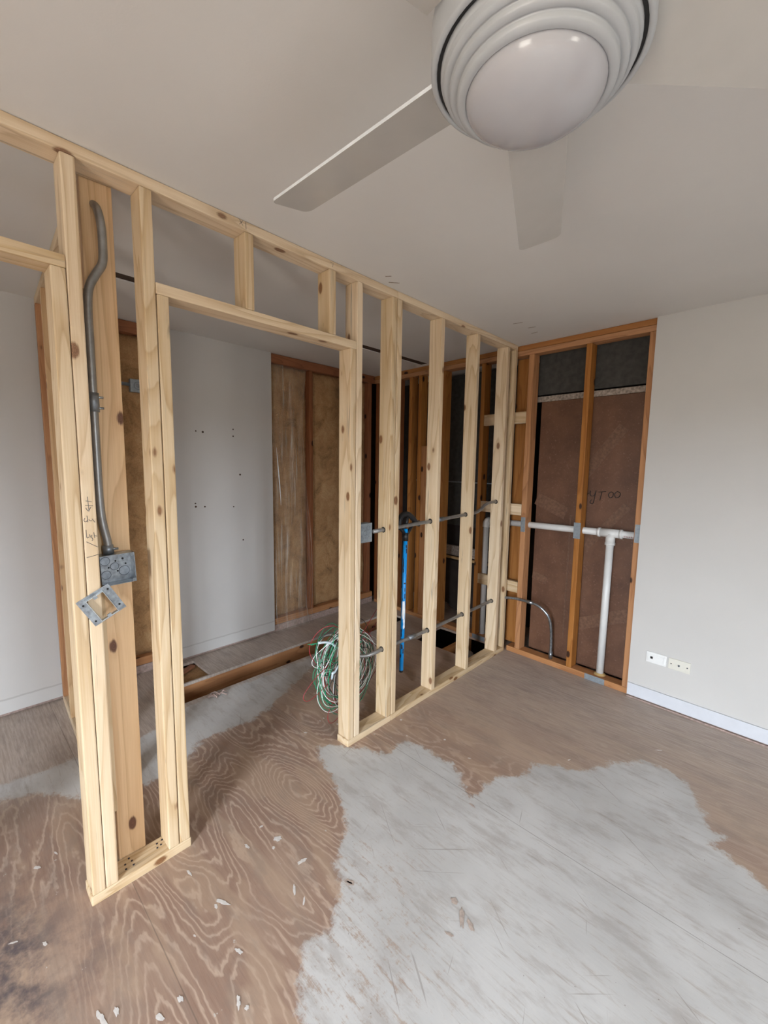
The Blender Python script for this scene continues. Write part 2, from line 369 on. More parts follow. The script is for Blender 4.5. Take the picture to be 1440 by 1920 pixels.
def add_tube(bm, pts, r, seg=12, closed=False, flat=None):
    P = [Vector(p) for p in pts]; n = len(P); rings = []
    T0 = (P[1]-P[0]).normalized(); a = Vector((0, 0, 1)) if abs(T0.z) < 0.9 else Vector((1, 0, 0))
    nrm = (a - T0*a.dot(T0)).normalized()
    for i in range(n):
        if closed: T = (P[(i+1) % n]-P[i-1]).normalized()
        else: T = (P[min(i+1, n-1)]-P[max(i-1, 0)]).normalized()
        nrm = (nrm - T*nrm.dot(T)).normalized(); bi = T.cross(nrm)
        rr = r[i] if isinstance(r, (list, tuple)) else r
        rings.append([bm.verts.new(P[i] + (nrm*math.cos(2*math.pi*k/seg) + bi*math.sin(2*math.pi*k/seg))*rr) for k in range(seg)])
    for i in range(n if closed else n-1):
        A, B = rings[i], rings[(i+1) % n]
        for k in range(seg): bm.faces.new((A[k], A[(k+1) % seg], B[(k+1) % seg], B[k]))
    if not closed:
        bm.faces.new(rings[0][::-1]); bm.faces.new(rings[-1])
def tube(name, pts, r, mat, parent=None, seg=14, frame=None, curve=0):
    bm = bmesh.new(); add_tube(bm, catmull(pts, curve) if curve else pts, r, seg)
    return link(name, bm, M[mat], parent, True, mw=frame or I4)
def lathe(name, prof, loc, mat, parent=None, seg=64, frame=None):
    bm = bmesh.new(); rings = []
    for r, z in prof:
        if r < 1e-6: rings.append([bm.verts.new((0, 0, z))])
        else: rings.append([bm.verts.new((r*math.cos(2*math.pi*k/seg), r*math.sin(2*math.pi*k/seg), z)) for k in range(seg)])
    for A, B in zip(rings, rings[1:]):
        for k in range(seg):
            k2 = (k+1) % seg
            if len(A) == 1: bm.faces.new((A[0], B[k], B[k2])) if len(B) > 1 else None
            elif len(B) == 1: bm.faces.new((A[k], B[0], A[k2]))
            else: bm.faces.new((A[k], A[k2], B[k2], B[k]))
    bmesh.ops.recalc_face_normals(bm, faces=bm.faces)
    o = link(name, bm, mat, parent, True, mw=(frame or I4) @ Matrix.Translation(loc))
    return o
def strokes(name, lines, to3, r, mat, parent):
    bm = bmesh.new()
    for ln in lines:
        p = [Vector(to3(a, b)) for a, b in ln]
        if len(p) > 2: p = catmull(p, 4)
        add_tube(bm, p, r, 5)
    return link(name, bm, M[mat], parent, mw=I4)

XP, XR = -1.597, -1.686          # room face / closet face of the new stud partition
XL = -3.24                       # far closet wall surface
CH = 2.44

# ------------------------------------------------------------------ floor
pxF = {  # outlines measured on the floor plane are kept in metres
 'main': [(-1.71,1.324)],
}
def onz(px, py):
    d = r_*((px-720)/FPX) + d_*((py-960)/FPX) + f_
    t = -H_CAM/d.z; return (d.x*t, d.y*t)
PATCH = [onz(*p) for p in [(599,1402),(633,1396),(691,1402),(707,1414),(730,1411),(743,1396),(768,1390),(795,1399),(817,1417),(847,1427),(866,1451),(872,1494),(890,1494),(911,1469),(939,1454),(982,1454),(997,1433),(1031,1433),(1067,1440),(1110,1444),(1147,1430),(1208,1427),(1251,1442),(1287,1469),(1318,1512),(1336,1555),(1361,1567),(1339,1586),(1373,1610),(1410,1641),(1440,1671)]]
PATCH += [(0.5, 1.95), (1.6, 1.7), (1.9, 0.6), (1.2, -0.6), (0.2, -0.9), (-0.35, -0.1)]
PATCH += [onz(*p) for p in [(565,1920),(565,1850),(570,1775),(600,1750),(625,1725),(635,1660),(630,1620),(640,1570),(645,1535),(635,1500),(620,1455),(600,1430)]]
PATCH2 = [(-3.2, -0.25)] + [onz(*p) for p in [(0,1474),(60,1452),(150,1420),(230,1400),(300,1362),(346,1326),(403,1302),(498,1266),(559,1241),(600,1224),(612,1228),(550,1283),(525,1305),(503,1330),(470,1353),(442,1361),(414,1375),(375,1392),(350,1425),(280,1470),(160,1497),(60,1490),(0,1503)]] + [(-2.6, -0.3)]
def sdist(poly, X, Y):
    P = np.array(poly); n = len(P); d = np.full(X.shape, 1e9); ins = np.zeros(X.shape, bool)
    for i in range(n):
        a = P[i]; b = P[(i+1) % n]; e = b-a; wx = X-a[0]; wy = Y-a[1]
        t = np.clip((wx*e[0]+wy*e[1])/(e@e+1e-12), 0, 1)
        d = np.minimum(d, np.hypot(wx-e[0]*t, wy-e[1]*t))
        c = ((a[1] > Y) != (b[1] > Y)) & (X < (b[0]-a[0])*(Y-a[1])/(b[1]-a[1]+1e-12)+a[0]); ins ^= c
    return np.where(ins, d, -d)
TR = (-2.885, -2.645, 0.97, 3.12)         # trench opening
HL = (-2.27, -1.70, 2.80, 3.19)           # pipe opening in the corner
HS = (-3.19, -2.90, 1.06, 1.26)           # broken board in the strip
xs = sorted(set([-3.40] + [round(-3.36+0.03*i, 4) for i in range(120)] + [0.3+0.1*i for i in range(24)] + [2.62] + [TR[0], TR[1], HL[0], HL[1], HS[0], HS[1]]))
ys = sorted(set([-2.72] + [-2.6+0.1*i for i in range(24)] + [round(-0.2+0.03*i, 4) for i in range(117)] + [3.42, 3.55, 3.7, 3.9] + [TR[2], TR[3], HL[2], HL[3], HS[2], HS[3]]))
bm = bmesh.new(); grid = [[bm.verts.new((x, y, 0)) for y in ys] for x in xs]
for i in range(len(xs)-1):
    for j in range(len(ys)-1):
        cx = (xs[i]+xs[i+1])/2; cy = (ys[j]+ys[j+1])/2
        if any(h[0] < cx < h[1] and h[2] < cy < h[3] for h in (TR, HL, HS)): continue
        bm.faces.new((grid[i][j], grid[i+1][j], grid[i+1][j+1], grid[i][j+1]))
floor = link('floor', bm, M['floor'])
tag(floor, 'worn plywood subfloor with large patches of grey skim coat', 'floor', kind='structure')
me = floor.data; co = np.zeros(len(me.vertices)*3); me.vertices.foreach_get('co', co); co = co.reshape(-1, 3)
X, Y = co[:, 0], co[:, 1]
paint = np.maximum(sdist(PATCH, X, Y), sdist(PATCH2, X, Y))
# strip beside the far wall is dusty grey too
def gauss(cx, cy, sx, sy): return np.exp(-((X-cx)/sx)**2-((Y-cy)/sy)**2)
smudge = np.clip(gauss(-1.62, 0.02, 0.34, 0.16)+0.9*gauss(-1.25, -0.02, 0.35, 0.14)+0.35*gauss(-1.45, 0.25, .15, .08), 0, 1)
dust = np.clip((Y-1.9)/0.9, 0, 1)*0.8*(X > -1.6) + np.clip((-X-2.1)/0.5, 0, 1)
dust = np.clip(dust, 0, 1)
wear = np.clip(gauss(-0.80, 0.62, 0.33, 0.35)*1.5 + gauss(-1.0, 1.05, .25, .2)*.7, 0, 1)
whorl = gauss(-1.53, 1.06, 0.24, 0.105) + 0.6*gauss(-2.15, 0.80, .25, .1)
nearv = np.clip(1-np.clip((Y-1.1)/1.3, 0, 1)-np.clip((-X-2.2)/.5, 0, 1), 0, 1)
for nm, a in (('paint', paint), ('smudge', smudge), ('dust', dust), ('wear', wear), ('near', nearv), ('whorl', whorl)):
    at = me.attributes.new(nm, 'FLOAT', 'POINT'); at.data.foreach_set('value', a.astype(np.float32))
sol = floor.modifiers.new('thickness', 'SOLIDIFY'); sol.thickness = 0.019; sol.offset = -1
tag(box('under_floor_blocker', (-3.6, -2.8, -0.49), (2.7, 4.0, -0.47), M['cavity']), 'added dark sheet under the floor openings, blocking stray sky light', 'floor', kind='structure')  # added sheet that keeps sky light from leaking in below the floor
bpy.data.objects['under_floor_blocker'].name = 'light_blocker_floor'

# trench joist, inner joist, blocking
lumber('floor_joist', (-2.925, 0.2, -0.26), (-2.887, 3.2, -0.02), 'long red brown floor joist along the closet strip, exposed in the trench', 'joist', 'old')
lumber('floor_joist', (-2.63, 0.2, -0.26), (-2.592, 3.3, -0.021), 'floor joist under the near edge of the trench, under the plywood', 'joist', 'oldd')
lumber('floor_joist', (-2.005, 2.2, -0.24), (-1.967, 3.25, -0.021), 'floor joist crossing the dark opening in the back corner', 'joist', 'old')
box('insulation_batt', (-3.23, 1.0, -0.2), (-2.93, 1.35, -0.045), M['ins'], bevel=0.02)
tag(bpy.data.objects['insulation_batt'], 'torn brown insulation showing in the broken hole of the closet strip', 'insulation')
o = lumber('wood_splinter', (-3.15, 1.10, -0.035), (-3.11, 1.255, -0.015), 'splintered scrap of wood lying in the hole of the closet strip', 'scrap', 'oldd', rot=Matrix.Rotation(0.5, 4, 'Z'))
bm = bmesh.new()
for k in range(9):
    a = rnd.uniform(0, 3.1); L = rnd.uniform(0.03, 0.09); cx, cy = -2.60+rnd.uniform(-.03, .03), 1.18+rnd.uniform(-0.06, 0.06)
    ca, sa = math.cos(a)*L/2, math.sin(a)*L/2
    add_tube(bm, [(cx-ca, cy-sa, 0.004), (cx, cy, 0.012+k*0.0015), (cx+ca, cy+sa, 0.006)], rnd.uniform(.003, .007), 5)
tag(link('debris_pile', bm, M['splat2']), 'small heap of splintered brown wood chips on the trench edge', 'debris', kind='stuff')
# waste pipe in the corner opening
t = empty('drain_pipe', (-1.86, 2.98, -0.4), 'dark dusty drain pipe standing in the corner floor opening', 'pipe')
tube('pipe', [(-1.86, 2.98, -0.4), (-1.86, 2.98, -0.10)], 0.055, 'bluishgrey', t)
tube('hub', [(-1.86, 2.98, -0.11), (-1.86, 2.98, -0.055)], 0.068, 'bluishgrey', t)

def splat(px, py, L, W, a, label_mat='splat'):
    x, y = onz(px, py); bm = bmesh.new(); n = 16
    vs = []
    for k in range(n):
        t_ = 2*math.pi*k/n; q = 0.42+0.10*math.sin(2*t_+px)+0.09*math.sin(5*t_+py)+0.16*rnd.random()
        u_, v_ = L/2*math.cos(t_)*q, W/2*math.sin(t_)*q
        vs.append(bm.verts.new((u_*math.cos(a)-v_*math.sin(a), u_*math.sin(a)+v_*math.cos(a), 0.0008)))
    bm.faces.new(vs)
    link('paint_fleck', bm, M[label_mat], floor, mw=Matrix.Translation((x, y, 0.0004)))
M['splat'] = plain('dried_white_paint', (0.66, 0.63, 0.60), 0.7, 0, 0.15, 60)
M['stain'] = plain('brown_floor_stain', (0.44, 0.36, 0.31), 0.8, 0, 0.25, 60)
for p_ in ((520,1573,.075,.04,.9),(513,1590,.03,.02,.2),(566,1615,.07,.035,1.3),(417,1692,.10,.03,.5),(405,1700,.035,.02,0),(355,1637,.07,.018,.2),(463,1587,.07,.018,.1),(490,1550,.03,.02,1),(552,1668,.09,.016,-.6),(570,1690,.07,.012,-.7),(448,1784,.05,.025,.4),(365,1755,.02,.012,0),(70,1627,.045,.03,.5),(105,1600,.06,.01,.3),(25,1768,.05,.012,1),(84,1770,.035,.02,.4),(447,1880,.06,.022,-.5),(463,1890,.03,.02,0),(607,1347,.03,.018,.3),(600,1352,.02,.012,.3),(633,1358,.04,.02,.6),(640,1370,.03,.016,0),(573,1374,.035,.028,.3),(752,1350,.035,.025,.3),(834,1387,.03,.022,0),(763,1380,.018,.014,0),(880,1422,.03,.014,.4),(1067,1425,.05,.012,1.2),(1235,1407,.07,.018,.8),(580,1260,.05,.02,.2),(583,1285,.05,.012,.5),(590,1300,.045,.012,.5),(572,1300,.04,.010,.4),(655,1655,.04,.014,.3),(218,1897,.06,.02,.1),(338,1873,.05,.022,.1),(190,1910,.09,.03,.2),(300,1908,.07,.02,.4)):
    splat(*p_)
for p_ in ((655,1655,.07,.045,.3),(866,1720,.15,.03,-1.0),(852,1690,.06,.04,.3),(882,1735,.07,.035,-.4),(842,1752,.06,.02,.2),(885,1510,.07,.02,-.2)):
    splat(*p_, 'stain')
# ------------------------------------------------------------------ ceiling
bm = bmesh.new()
SL = (-2.572, -2.488, 0.60, 3.18)
add_box(bm, (-3.6, -2.8, CH), (SL[0], 4.0, CH+0.013)); add_box(bm, (SL[1], -2.8, CH), (2.7, 4.0, CH+0.013))
add_box(bm, (SL[0], -2.8, CH), (SL[1], SL[2], CH+0.013)); add_box(bm, (SL[0], SL[3], CH), (SL[1], 4.0, CH+0.013))
ceiling = link('ceiling', bm, M['ceil']); tag(ceiling, 'warm white drywall ceiling with a slot left by a removed wall', 'ceiling', kind='structure')
lumber('ceiling_blocking', (-2.571, 0.602, CH+0.004), (-2.489, 3.178, CH+0.042), 'dark weathered wood strip showing through the ceiling slot over the closet', 'lumber', 'sheath')
bpy.data.objects['ceiling_blocking']['kind'] = 'structure'
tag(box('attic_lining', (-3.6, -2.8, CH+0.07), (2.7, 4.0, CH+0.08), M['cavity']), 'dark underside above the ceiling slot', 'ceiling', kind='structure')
bpy.data.objects['attic_lining'].name = 'ceiling_upper'
for (x, y, L, a) in ((-1.517, 1.602, 0.03, 0.6), (-1.545, 1.675, 0.055, 0.9), (-1.36, 2.66, .06, .2), (-1.365, 2.92, .05, -.2), (-1.33, 2.80, .05, .1)):
    b = box('scuff_mark', (-L/2, -0.004, -0.0008), (L/2, 0.004, 0.0008), M['seam'], ceiling)
    b.matrix_world = Matrix.Translation((x, y, CH)) @ Matrix.Rotation(a, 4, 'Z')

# ------------------------------------------------------------------ walls
# back wall drywall right of the opening
wb = box('wall_back', (-0.672, 0.0, 0.008), (2.66, 0.013, CH), M['wall'], frame=BACK)
tag(wb, 'greige painted wall right of the opened stud bay', 'wall', kind='structure')
tag(box('rear_blocker', (-3.9, 0.62, -0.5), (2.9, 0.64, 2.6), M['cavity'], frame=BACK), 'added dark sheet behind the open back wall, blocking sky light', 'wall', kind='structure')  # added sheet closing the cavity against stray sky light
bpy.data.objects['rear_blocker'].name = 'light_blocker_back'
tag(box('side_blocker', (-0.60, 0.10, -0.46), (-0.585, 0.62, 2.51), M['cavity'], frame=BACK), 'added dark sheet at the side of the cavity, blocking sky light', 'wall', kind='structure')  # side of the added box that keeps sky light out
bpy.data.objects['side_blocker'].name = 'light_blocker_right'
# far closet wall: drywall pieces around two openings
bm = bmesh.new()
for y0, y1 in ((-2.72, 0.62), (1.13, 2.004)):
    add_box(bm, (XL-0.013, y0, 0.02), (XL, y1, CH))
wf = link('wall_left', bm, M['wall_base']); tag(wf, 'greige painted far wall of the closet with screw holes', 'wall', kind='structure')
tag(box('wall_left_outer', (-3.46, -2.8, -0.5), (-3.44, 4.0, 2.53), M['sheath']), 'outer sheathing behind the left wall', 'wall', kind='structure')
for (y, z) in ((1.356,1.747),(1.408,1.743),(1.651,1.779),(1.650,1.725),(1.702,1.42),(1.337,1.18),(1.406,1.176),(1.64,1.162),(1.717,.881),(1.335,1.205)):
    bm = bmesh.new(); bmesh.ops.create_circle(bm, cap_ends=True, segments=10, radius=rnd.uniform(.005, .0085))
    bmesh.ops.solidify(bm, geom=bm.faces, thickness=0.001)
    link('screw_hole', bm, M['sheath'], wf, mw=Matrix.Translation((XL+0.0012, y, z)) @ Matrix.Rotation(math.radians(90), 4, 'Y'))
# walls behind the camera
bm = bmesh.new(); x0, x1, z0, z1 = WIN1
add_box(bm, (-3.4, -2.72, -.5), (x0, -2.6, CH)); add_box(bm, (x1, -2.72, -.5), (2.66, -2.6, CH))
add_box(bm, (x0, -2.72, -.5), (x1, -2.6, z0)); add_box(bm, (x0, -2.72, z1), (x1, -2.6, CH))
tag(link('wall_front', bm, M['wall']), 'wall behind the camera with a window', 'wall', kind='structure')
bm = bmesh.new(); y0, y1, z0, z1 = FILL_WIN
add_box(bm, (2.5, -2.72, -.5), (2.62, y0, CH)); add_box(bm, (2.5, y1, -.5), (2.62, 3.7, CH))
add_box(bm, (2.5, y0, -.5), (2.62, y1, z0)); add_box(bm, (2.5, y0, z1), (2.62, y1, CH))
tag(link('wall_right', bm, M['wall']), 'right wall with an added window opening that lets in fill light', 'wall', kind='structure')
def win_frame(name, pts, lab):
    (a0, a1, z0, z1), place = pts
    bm = bmesh.new(); t_ = 0.05
    def bb(u0, u1, w0, w1):
        lo = place(u0, -0.03, w0); hi = place(u1, 0.03, w1)
        add_box(bm, [min(p, q) for p, q in zip(lo, hi)], [max(p, q) for p, q in zip(lo, hi)], 0.004)
    bb(a0, a0+t_, z0, z1); bb(a1-t_, a1, z0, z1); bb(a0+t_, a1-t_, z0, z0+t_); bb(a0+t_, a1-t_, z1-t_, z1); bb((a0+a1)/2-.02, (a0+a1)/2+.02, z0+t_, z1-t_)
    tag(link(name, bm, M['white']), lab, 'window', kind='structure')
win_frame('window_1', (WIN1, lambda u, d, w_: (u, -2.6+d-0.0, w_)), 'white window frame in the wall behind the camera')
win_frame('fill_window', (FILL_WIN, lambda u, d, w_: (2.5-d, u, w_)), 'white frame of the added fill light window in the right wall')

# baseboard + strip under it
bb = box('baseboard_back', (-0.668, -0.013, 0.018), (2.55, 0.0, 0.098), M['paint_w'], bevel=0.002, frame=BACK)
tag(bb, 'white painted baseboard strip low on the back wall', 'baseboard', kind='structure')
tag(lumber('trim_1', (-0.668, -0.016, 0.0), (2.5, 0.006, 0.010), None, None, 'splat2', frame=BACK, bevel=0.001), 'thin reddish wood shim strip under the white baseboard', 'trim', kind='structure')

# ------------------------------------------------------------------ fan
FC = (-0.352, 0.705)
fan = empty('ceiling_fan', (FC[0], FC[1], CH), 'white ceiling fan with ribbed housing, domed frosted light and flat blades', 'ceiling fan')
def fl(name, prof, mat): return lathe(name, [(r, (z if z > 2.2 else z-0.006)-CH) for r, z in prof], (FC[0], FC[1], CH), M[mat], fan)
dome = [(0.0, 2.079)] + [(0.107*math.sin(a), 2.118-0.039*math.cos(a)) for a in [i*math.pi/2/10 for i in range(1, 11)]] + [(0.107, 2.124)]
fl('light_lens', dome, 'lens')
prof = [(0.104, 2.126), (0.1075, 2.117), (0.110, 2.1155), (0.1195, 2.1185), (0.1215, 2.1205), (0.1215, 2.126), (0.1225, 2.1295), (0.1245, 2.1275), (0.1325, 2.1305), (0.1340, 2.132), (0.1340, 2.1375), (0.1350, 2.1405), (0.137, 2.1385), (0.1435, 2.1425), (0.1450, 2.144), (0.1450, 2.150), (0.1465, 2.1505), (0.1485, 2.152), (0.1495, 2.155), (0.1495, 2.166), (0.146, 2.168), (0.10, 2.17)]
fl('ribbed_trim', prof, 'fanw')
fl('vent_gap', [(0.146, 2.160), (0.1555, 2.160)], 'gap')
fl('motor_housing', [(0.1555, 2.166), (0.1555, 2.158), (0.157, 2.156), (0.163, 2.157), (0.1655, 2.160), (0.1655, 2.215), (0.160, 2.245), (0.14, 2.275), (0.10, 2.295), (0.05, 2.305), (0.03, 2.31)], 'fanw')
fl('downrod', [(0.012, 2.30), (0.012, 2.42)], 'fanw')
fl('canopy', [(0.02, 2.372), (0.045, 2.375), (0.062, 2.39), (0.068, 2.42), (0.068, 2.44)], 'fanw')
BW, BP = 0.118, math.radians(-11.4)
for az in (181.3, 113.1, 44.9, -29.5, -103.9):
    a = math.radians(az); bm = bmesh.new(); R0, R1, cr = 0.155, 0.655, 0.022; hw = BW/2
    outline = [(R0, -hw), (R1-cr, -hw)]
    outline += [(R1-cr+cr*math.sin(t), -hw+cr-cr*math.cos(t)) for t in [math.pi/2*i/5 for i in range(1, 6)]]
    outline += [(R1-cr*0.7+cr*0.7*math.cos(t), hw-cr*0.7+cr*0.7*math.sin(t)) for t in [math.pi/2*i/5 for i in range(0, 6)]]
    outline += [(R0, hw)]
    vs = [bm.verts.new((x, y, -0.003)) for x, y in outline]; f = bm.faces.new(vs)
    r = bmesh.ops.extrude_face_region(bm, geom=[f])
    for v in [g for g in r['geom'] if isinstance(g, bmesh.types.BMVert)]: v.co.z += 0.006
    bmesh.ops.recalc_face_normals(bm, faces=bm.faces)
    mw = Matrix.Translation((FC[0]-0.007, FC[1]-0.007, 2.19)) @ Matrix.Rotation(a, 4, 'Z') @ Matrix.Translation((0, -0.008, 0)) @ Matrix.Rotation(BP, 4, 'X')
    for q in bm.faces:
        if abs(q.normal.z) < 0.5 or q.normal.z > 0.5: q.material_index = 1  # white rim and top paint the window light caught by the edge
    bl = link('blade', bm, [M['blade'], M['label_highlight']], fan, mw=mw)

# ------------------------------------------------------------------ new stud partition
G = 'new pine framing of the partition'
def part_stud(name, y0, y1, z0, z1, label, mat='new', cat='stud', x0=XR, x1=XP, rot=None):
    return lumber(name, (x0, y0, z0), (x1, y1, z1), label, cat, mat, rot=rot)
g_ = 0.0006
part_stud('top_plate', -0.70, 1.764, CH-0.038, CH-0.001, 'long pine top plate against the ceiling over both doorways', cat='plate')
part_stud('top_plate', 1.765, 3.149, CH-0.038, CH-0.001, 'pine top plate against the ceiling from the doubled stud to the back wall', cat='plate')
part_stud('sole_plate', 0.262, 0.596, 0.0, 0.038, 'short pine floor plate under the cluster between the two doorways', cat='plate')
part_stud('sole_plate', 1.424, 1.764, 0.0, 0.038, 'short pine floor plate between the right doorway and the doubled stud', cat='plate')
part_stud('sole_plate', 1.765, 3.149, 0.0, 0.038, 'long pine floor plate from the doubled stud to the back corner', cat='plate')
ZT, ZH = CH-0.038-g_, 2.08
jack1 = part_stud('jack_stud', 0.266, 0.3045, 0.038, ZH, 'leftmost pine jack stud carrying the left door header')
king1 = part_stud('king_stud', 0.306, 0.344, 0.038, ZT, 'full height pine stud with pencil notes, left of the metal conduit')
king2 = part_stud('king_stud', 0.513, 0.551, 0.038, ZT, 'full height pine stud on the left side of the right doorway')
part_stud('jack_stud', 0.5535, 0.5925, 0.038, ZH, 'pine jack stud under the left end of the right door header')
part_stud('jack_stud', 1.430, 1.4665, 0.038, ZH, 'streaky pine jack stud under the right end of the right door header')
part_stud('king_stud', 1.4705, 1.5085, 0.038, ZT, 'full height pine stud on the right side of the right doorway')
part_stud('cripple_stud', 0.880, 0.918, 2.118, ZT, 'left of two short cripple studs above the right doorway')
part_stud('cripple_stud', 1.298, 1.336, 2.118, ZT, 'right of two short cripple studs above the right doorway')
part_stud('door_header', 0.5515, 1.4700, ZH, 2.118, 'flat pine header board across the top of the right doorway', cat='header')
part_stud('door_header', -0.60, 0.3055, ZH, 2.118, 'flat pine header board across the top of the left doorway', cat='header')
part_stud('king_stud', -0.64, -0.602, 0.0, ZT, 'full height pine stud at the far left side of the left doorway, out of frame')
part_stud('jack_stud', -0.60, -0.562, 0.0, ZH, 'pine jack stud at the far left side of the left doorway, out of frame')
part_stud('wall_stud', 1.7235, 1.7615, 0.038, ZT, 'left board of the doubled pine stud beside the blue bender')
part_stud('wall_stud', 1.766, 1.804, 0.038, ZT, 'right board of the doubled pine stud beside the blue bender')
part_stud('wall_stud', 2.158, 2.196, 0.038, ZT, 'pine stud with dark cracks, first right of the blue bender')
part_stud('wall_stud', 2.566, 2.604, 0.038, ZT, 'pine stud with a large knot, second right of the blue bender')
part_stud('wall_stud', 2.988, 3.026, 0.038, ZT, 'pine stud, third right of the blue bender, next to the corner stud')
part_stud('wall_stud', 3.111, 3.149, 0.038, ZT, 'wane edged pine stud ending the partition at the back wall')
# pencil marks on king1
t3 = lambda a, b: (XP+0.0004, a, b)
for grp_ in (
  [[(0.317,1.392),(0.333,1.388)], [(0.315,1.378),(0.336,1.375)], [(0.322,1.405),(0.324,1.358)], [(0.316,1.37),(0.322,1.36),(0.33,1.372)]],
  [[(0.312,1.338),(0.309,1.330),(0.314,1.326),(0.318,1.330)], [(0.318,1.345),(0.319,1.324)], [(0.322,1.333),(0.326,1.328),(0.331,1.328)], [(0.331,1.334),(0.338,1.322)]],
  [[(0.313,1.30),(0.314,1.275),(0.320,1.277)], [(0.322,1.285),(0.323,1.275)], [(0.328,1.283),(0.326,1.276),(0.330,1.268),(0.327,1.264)], [(0.333,1.29),(0.335,1.272)], [(0.335,1.279),(0.342,1.277)]],
  [[(0.312,1.262),(0.342,1.241)]], [[(0.31,1.211),(0.342,1.217)]]):
    strokes('pencil_note', grp_, t3, 0.0009, 'pencil', king1)
tp = bpy.data.objects['top_plate']
for grp_ in ([[(0.86,2.436),(0.874,2.418)], [(0.874,2.436),(0.86,2.418)]], [[(0.885,2.436),(0.887,2.410)]], [[(1.30,2.43),(1.312,2.432)]], [[(1.318,2.43),(1.314,2.412)]]):
    strokes('pencil_mark', grp_, t3, 0.0008, 'pencil', tp)
# nails in the short sole plate
sp0 = bpy.data.objects['sole_plate']
for (x, y) in ((-1.628,.375),(-1.65,.378),(-1.628,.40),(-1.65,.40),(-1.668,.395),(-1.66,.49),(-1.645,.50),(-1.665,.51),(-1.64,.485)):
    bm = bmesh.new(); bmesh.ops.create_cone(bm, cap_ends=True, segments=8, radius1=.0035, radius2=.0035, depth=.002)
    link('nail_head', bm, M['chip'], sp0, mw=Matrix.Translation((x, y, 0.0385)))

# closet cross wall running from the partition to the far wall
def perp(name, u0, u1, z0, z1, label, mat='new', v0=0.0, v1=0.089, cat='stud'):
    return lumber(name, (u0, v0, z0), (u1, v1, z1), label, cat, mat, frame=PERP)
perp('cross_wall_top_plate', -3.225, -1.688, CH-0.038, CH-0.001, 'top plate of the closet cross wall, running back to the far wall', cat='plate')
perp('cross_wall_sole_plate', -3.225, -1.688, 0.0, 0.038, 'floor plate of the closet cross wall behind the left doorway', cat='plate')
wide = perp('flat_stud', -1.726, -1.6885, 0.038, ZT, 'broad amber pine stud facing the room behind the conduit', 'board')
perp('cross_wall_stud', -2.14, -2.10, 0.038, ZT, 'second stud of the closet cross wall', 'board')
perp('cross_wall_stud', -2.52, -2.48, 0.038, ZT, 'third stud of the closet cross wall', 'board')
perp('cross_wall_stud', -2.92, -2.88, 0.038, ZT, 'fourth stud of the closet cross wall', 'board')
perp('cross_wall_stud', -3.225, -3.187, 0.038, ZT, 'rearmost brown stud of the closet cross wall against the far wall', 'old')
lumber('nailing_strip', (-1.6855, 0.3455, 0.25), (-1.668, 0.370, 2.06), 'narrow pine strip squeezed between the noted stud and the broad amber stud', 'lumber', 'new')

# ------------------------------------------------------------------ back wall framing (old wood)
FV0, FV1 = 0.0145, 0.103
def back(name, u0, u1, z0, z1, label, mat='old', v0=FV0, v1=FV1, cat='stud'):
    return lumber(name, (u0, v0, z0), (u1, v1, z1), label, cat, mat, frame=BACK)
back('back_top_plate', -3.28, -0.55, 2.402, 2.4395, 'upper orange top plate of the old back wall', cat='plate')
back('back_top_plate', -3.28, -0.55, 2.3635, 2.401, 'lower orange top plate of the old back wall', cat='plate')
back('back_sole_plate', -1.59, -0.672, 0.0, 0.042, 'orange floor plate below the brown panel', cat='plate')
back('back_sole_plate', -3.24, -1.70, 0.0, 0.038, 'orange floor plate of the back wall behind the partition', cat='plate')
back('back_stud', -3.245, -3.207, 0.038, 2.363, 'reddish corner stud of the back wall beside the insulation', 'oldd')
back('back_stud', -3.19, -3.152, 0.038, 2.363, 'second reddish stud in the back corner beside the insulation', 'oldd')
back('back_stud', -2.945, -2.907, 0.038, 2.363, 'dark old stud of the back wall seen beside the doubled pine stud', 'oldd')
back('back_stud', -2.762, -2.724, 0.038, 2.363, 'old orange stud of the back wall just right of the doubled pine stud')
back('back_stud', -2.64, -2.602, 0.038, 2.363, 'old orange stud of the back wall left of the cracked pine stud')
back('back_stud', -2.353, -2.315, 0.038, 2.363, 'old orange stud of the back wall right of the cracked pine stud')
back('back_stud', -1.937, -1.899, 0.038, 2.363, 'old orange stud of the back wall left of the white vertical pipe')
back('back_stud', -1.517, -1.475, 0.042, 2.363, 'old orange stud left of the dark gap beside the brown panel')
s6 = back('back_stud', -1.093, -1.055, 0.042, 2.363, 'old orange stud down the middle of the brown panel')
back('back_stud', -0.71, -0.672, 0.042, 2.363, 'old orange stud edging the right side of the brown panel')
back('backing_board', -1.66, -1.518, 0.042, 2.363, 'broad knotty orange board at the end of the partition', v0=0.107, v1=0.145, cat='board')
back('backing_board', -2.60, -2.50, 0.038, 1.70, 'short old orange board beside the cracked pine stud', v0=0.03, v1=0.068, cat='board')
back('blocking', -1.898, -1.519, 1.853, 1.942, 'pale pine block nailed across behind the corner studs, highest of three', 'new', 0.016, 0.054, 'block')
back('blocking', -1.898, -1.519, 1.133, 1.222, 'pale pine block nailed across behind the corner studs, middle of three', 'new', 0.016, 0.054, 'block')
back('blocking', -1.898, -1.519, 0.503, 0.592, 'pale pine block nailed across behind the corner studs, lowest of three', 'new', 0.016, 0.054, 'block')
